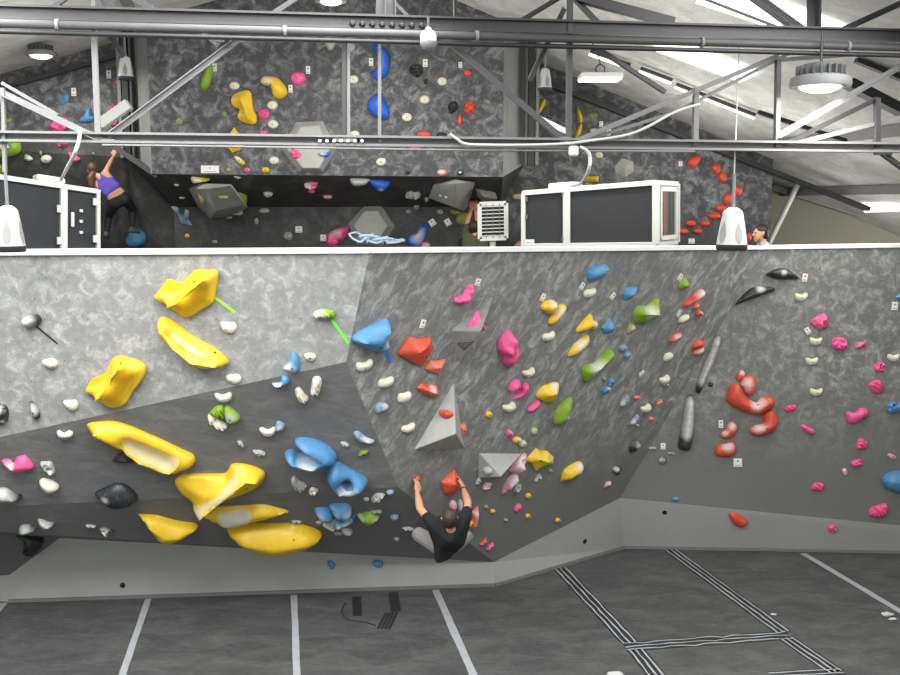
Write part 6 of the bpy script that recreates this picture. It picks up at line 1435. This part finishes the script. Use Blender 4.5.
sh = [[(SL, .066), (SR, .066), (NK - Vector((.01, .02, .085)), .07), (WLs, .098), (WRs, .098)], [(WLs, .1), (WRs, .098), (HPL, .09), (HPR, .085)],
      [(WLs, .1), (WRs, .09), (at(438.5, 559, 10.42), .045), (at(446, 556, 10.42), .05)], [(SL, .064), (SL.lerp(EL, .42), .06)], [(SR, .064), (SR.lerp(ER, .42), .06)]]
body_obj('t_shirt', blob(sh, .009, 4), M['tee'], man)
body_obj('trousers', blob([[(HPL, .09), (HPR, .09)], [(HPL, .095), (KL_, .085)], [(KL_, .078), (FLp, .055)], [(HPR, .09), (KR_, .078)], [(KR_, .078), (FRp, .055)]], .009, 4), M['pants'], man)
for a_, nm in ((FLp, 1), (FRp, -1)):
    body_obj('climbing_shoe', blob(shoe_parts(a_ - Vector((0, 0, .02)), Vector((.1 * nm, .97, -.1)).normalized(), L=.24), .008), M['shoe'], man)
dd = (HR - ER).normalized(); bm = bmesh.new(); add_tube(bm, [HR - dd * .035, HR - dd * .012], .034, 14); obj('wrist_band', bm, M['tape_k'], parent=man, smooth=True, sharp=40)

# --- the woman in the purple top on the left back wall
YW = 15.55
SR = at(105.5, 172, YW); SL = at(96, 184, YW + .02); EL = at(93, 194, YW + .28); HL = at(98, 186, 15.9)
ER = at(110.5, 162, YW + .22); HR = at(114, 156, 15.75)
NK = at(98, 176, YW); HD = at(92.5, 169, YW + .05)
W1, W2 = at(110, 194, YW + .03), at(117.5, 189.5, YW + .03); P1, P2_ = at(115, 203, YW + .08), at(125, 199.5, YW + .08)
KL_, KR_ = at(109, 215.5, YW + .33), at(132.5, 209, YW + .3); AL, AR = at(106.5, 232, YW + .3), at(132.3, 227, YW + .3)
hf = Vector((-.55, .6, .35)).normalized(); hu = Vector((-.25, -.5, .9)).normalized()
sk, hr, g = head_parts(HD, hf, hu, .97)
torso = [[(SL, .045), (SR, .045), (W1, .07), (W2, .07)], [(W1, .07), (W2, .07), (P1, .085), (P2_, .085)], [(NK, .045), (SL.lerp(SR, .5), .06)]]
arms = [[(SL, .042), (EL, .035)], [(EL, .036), (HL, .024)], [(SR, .043), (ER, .036)], [(ER, .037), (HR, .024)]]
neck = [[(NK, .045), (HD - hu * .07, .045)]]
hands = hand_parts(HR, Vector((.05, .3, .95)).normalized(), Vector((0, 1, 0)), -X_, .165, .8) + hand_parts(HL, Vector((0, .6, .8)).normalized(), Vector((0, 1, 0)), X_, .165, .8)
legs = [[(P1, .085), (KL_, .055)], [(KL_, .055), (AL, .036)], [(P2_, .085), (KR_, .055)], [(KR_, .055), (AR, .036)]]
wom = body_obj('person', blob(sk + torso + arms + neck + hands + legs, .009), M['skin'], loc=P1.lerp(P2_, .5))
tag(wom, 'woman in purple tank top and black leggings climbing the left back wall', 'person'); LAND.append((110, 195, 'climbing woman'))
hr += [[(HD - hf * .06 - hu * .02, .06), (at(90, 178, YW - .06), .05), (at(91.5, 186, YW - .06), .035)]]
body_obj('hair', blob(hr, .01), M['hair_l'], wom)
mid1, mid2 = SL.lerp(W1, .85), SR.lerp(W2, .85)
body_obj('tank_top', blob([[(SL.lerp(SR, .35), .052), (SL.lerp(SR, .7), .052), (SL.lerp(W1, .45), .066), (SR.lerp(W2, .45), .064)], [(SL.lerp(W1, .38).lerp(SR, .12), .068), (SR.lerp(W2, .38).lerp(SL, .12), .066), (mid1, .082), (mid2, .082)], [(SL.lerp(SR, .3), .045), (SL.lerp(W1, .4), .055)], [(SL.lerp(SR, .75), .045), (SR.lerp(W2, .4), .055)]], .009, 3), M['purple'], wom)
body_obj('leggings', blob([[(P1, .098), (P2_, .098), (W1.lerp(P1, .55), .082), (W2.lerp(P2_, .55), .082)], [(P1, .098), (KL_, .064)], [(KL_, .064), (KL_.lerp(AL, .4), .058), (AL, .043)], [(P2_, .098), (KR_, .064)], [(KR_, .064), (KR_.lerp(AR, .4), .058), (AR, .043)]], .009, 3), M['tights'], wom)
for a_, t_ in ((AL, Vector((-.1, .85, -.2))), (AR, Vector((.45, .8, -.15)))):
    body_obj('climbing_shoe', blob(shoe_parts(a_, t_.normalized(), L=.22), .008), M['shoe'], wom)

# --- the crouching climber in olive, seen from behind, reaching up
YO = 15.7
HD = at(473.5, 227, YO); NK = at(474.5, 234, YO - .02); SL, SR = at(466.5, 236, YO), at(484, 237, YO)
EL, ER = at(467.5, 221, YO + .18), at(477.5, 220, YO + .2); HL, HR = at(471.5, 209, YO + .3), at(475.5, 209, YO + .3)
P1, P2_ = Vector((SL.x + .06, YO - .05, DZ + .13)), Vector((SR.x - .04, YO - .05, DZ + .13))
KL_, KR_ = at(463, 243, YO + .1), at(491, 244, YO + .15); AL, AR = Vector((KL_.x + .05, YO + .35, DZ + .12)), Vector((KR_.x - .05, YO + .38, DZ + .12))
hf = Vector((.1, .85, .5)).normalized(); hu = Vector((0, -.5, .85)); sk, hr, g = head_parts(HD, hf, hu, 1.0)
torso = [[(SL, .055), (SR, .055), (P1, .11), (P2_, .11)], [(NK, .05), (SL.lerp(SR, .5), .07)]]
arms = [[(SL, .05), (EL, .042)], [(EL, .042), (HL, .027)], [(SR, .05), (ER, .042)], [(ER, .042), (HR, .027)]]
hands = hand_parts(HL, Vector((.03, .35, .93)).normalized(), Vector((0, 1, 0)), X_, .18, .7) + hand_parts(HR, Vector((.03, .35, .93)).normalized(), Vector((0, 1, 0)), -X_, .18, .7)
legs = [[(P1, .1), (KL_, .065)], [(KL_, .065), (AL, .045)], [(P2_, .1), (KR_, .065)], [(KR_, .065), (AR, .045)]]
oli = body_obj('person', blob(sk + torso + arms + [[(NK, .05), (HD - hu * .07, .05)]] + hands + legs, .0095), M['skin'], loc=P1.lerp(P2_, .5))
tag(oli, 'crouching climber in an olive shirt reaching up, beside the white louvred grille', 'person'); LAND.append((476, 230, 'crouching climber'))
body_obj('hair', blob(hr, .01), M['hair'], oli)
body_obj('shirt', blob([[(SL, .07), (SR, .07), (P1 + Z_ * .08, .125), (P2_ + Z_ * .08, .125)], [(SL, .065), (SL.lerp(EL, .6), .058)], [(SR, .065), (SR.lerp(ER, .6), .058)]], .0095, 3), M['olive'], oli)
body_obj('trousers', blob([[(P1, .12), (P2_, .12)], [(P1, .115), (KL_, .08)], [(KL_, .08), (AL, .055)], [(P2_, .115), (KR_, .08)], [(KR_, .08), (AR, .055)]], .0095, 3), M['tights'], oli)
for a_ in (AL, AR): body_obj('climbing_shoe', blob(shoe_parts(a_, Vector((0, 1, 0)), L=.24), .009), M['shoe'], oli)

# --- the dark-haired person sitting behind the coping, in profile
YS = 14.7
HD = at(760.5, 233.5, YS); k_ = 1.12; NK = HD + Vector((.05, 0, -.135)); SL, SR = NK + Vector((-.02, -.17, -.05)), NK + Vector((.02, .17, -.05))
P1, P2_ = Vector((NK.x + .12, YS - .1, DZ + .12)), Vector((NK.x + .12, YS + .1, DZ + .12))
KL_, KR_ = P1 + Vector((-.40, -.1, .16)), P2_ + Vector((-.40, .1, .16)); AL, AR = P1 + Vector((-.62, -.02, -.03)), P2_ + Vector((-.62, .04, -.03))
EL, ER = SL + Vector((-.12, -.06, -.2)), SR + Vector((-.12, .06, -.2)); HL, HR = KL_ + Vector((.06, 0, .1)), KR_ + Vector((.06, 0, .1))
hf = Vector((-.97, -.12, -.05)).normalized(); hu = Vector((-.05, 0, 1)); sk, hr, g = head_parts(HD, hf, hu, k_)
torso = [[(SL, .055), (SR, .055), (P1, .11), (P2_, .11)], [(NK, .05), (SL.lerp(SR, .5), .07)]]
arms = [[(SL, .05), (EL, .04)], [(EL, .04), (HL, .027)], [(SR, .05), (ER, .04)], [(ER, .04), (HR, .027)]]
hands = hand_parts(HL, Vector((-.8, .1, -.5)).normalized(), Vector((0, 0, -1)), Vector((0, 1, 0)), .17, .5) + hand_parts(HR, Vector((-.8, -.1, -.5)).normalized(), Vector((0, 0, -1)), Vector((0, -1, 0)), .17, .5)
legs = [[(P1, .1), (KL_, .06)], [(KL_, .06), (AL, .042)], [(P2_, .1), (KR_, .06)], [(KR_, .06), (AR, .042)]]
sit = body_obj('person', blob(sk + torso + arms + [[(NK, .05), (HD - hu * .09 - hf * .03, .052)]] + hands + legs, .0095), M['skin'], loc=P1.lerp(P2_, .5))
tag(sit, 'dark-haired person in a grey top sitting behind the coping, facing left', 'person'); LAND.append((761, 234, 'seated person'))
body_obj('hair', blob(hr, .01), M['hair_b'], sit)
for sd in (-1, 1):
    bm = bmesh.new(); bmesh.ops.create_uvsphere(bm, u_segments=10, v_segments=6, radius=.009); bmesh.ops.translate(bm, verts=bm.verts, vec=g(.03 * sd, .083, .012)); obj('eye', bm, M['hair_b'], parent=sit, smooth=True)
body_obj('shirt', blob([[(SL, .075), (SR, .075), (NK - Z_ * .035, .075), (P1 + Z_ * .06, .125), (P2_ + Z_ * .06, .125)], [(SL, .065), (SL.lerp(EL, .7), .056)], [(SR, .065), (SR.lerp(ER, .7), .056)]], .0095, 3), M['greytee'], sit)
body_obj('trousers', blob([[(P1, .12), (P2_, .12)], [(P1, .115), (KL_, .075)], [(KL_, .075), (AL, .052)], [(P2_, .115), (KR_, .075)], [(KR_, .075), (AR, .052)]], .0095, 3), M['tights'], sit)
for a_ in (AL, AR): body_obj('shoe', blob(shoe_parts(a_ - Z_ * .0, Vector((-1, 0, 0)), L=.25), .009), M['shoe_w'], sit)

# ------------------------------------------------------------------ labels that single out the small holds
LAND[:] = [l for l in LAND if l[2]]
def sector(dx, dy):
    a = math.degrees(math.atan2(-dy, dx)) % 360
    return ('right of', 'above and right of', 'above', 'above and left of', 'left of', 'below and left of', 'below', 'below and right of')[int((a + 22.5) // 45) % 8]
used = {o['label'] for o in C.objects if 'label' in o}
for o, desc, x, y in REG:
    up_ = y < 249; best = None
    for rank, word in ((0, 'closest one'), (1, 'second closest one'), (2, 'third closest one')):
        for lx, ly, nm in sorted(LAND, key=lambda l: (l[0] - x) ** 2 + (l[1] - y) ** 2)[:9]:
            if (ly < 249) != up_ and y > 60: continue
            s = sector(x - lx, y - ly)
            peers = sorted((( px_ - lx) ** 2 + (py_ - ly) ** 2) for _, d2, px_, py_ in REG if d2 == desc and sector(px_ - lx, py_ - ly) == s)
            r = sum(1 for v in peers if v < (x - lx) ** 2 + (y - ly) ** 2 - 1e-6)
            if r != rank: continue
            lab = '%s, %s %s the %s' % (desc, word if len(peers) > 1 else 'the one', s, nm)
            if lab not in used and len(lab.split()) <= 16: best = lab; break
        if best: break
    o['label'] = best or '%s in the picture at the %s' % (desc, 'top' if up_ else 'front wall'); used.add(o['label'])

# ------------------------------------------------------------------ camera, world, exposure
cd = bpy.data.cameras.new('camera'); cam = bpy.data.objects.new('camera', cd); C.objects.link(cam)
cd.sensor_fit = 'HORIZONTAL'; cd.sensor_width = 36; cd.lens = 36 * F / 900; cd.clip_end = 200
cam.location = CAM; cam.rotation_euler = (math.pi / 2 - PITCH, 0, 0)
sc = bpy.context.scene; sc.camera = cam
w = bpy.data.worlds.new('hall'); sc.world = w; w.use_nodes = True
w.node_tree.nodes['Background'].inputs[0].default_value = (.93, .97, 1, 1); w.node_tree.nodes['Background'].inputs[1].default_value = WORLD
sc.view_settings.view_transform = 'Standard'; sc.view_settings.look = 'None'; sc.view_settings.exposure = EXPO; sc.view_settings.gamma = 1; sc.view_settings.use_curve_mapping = False
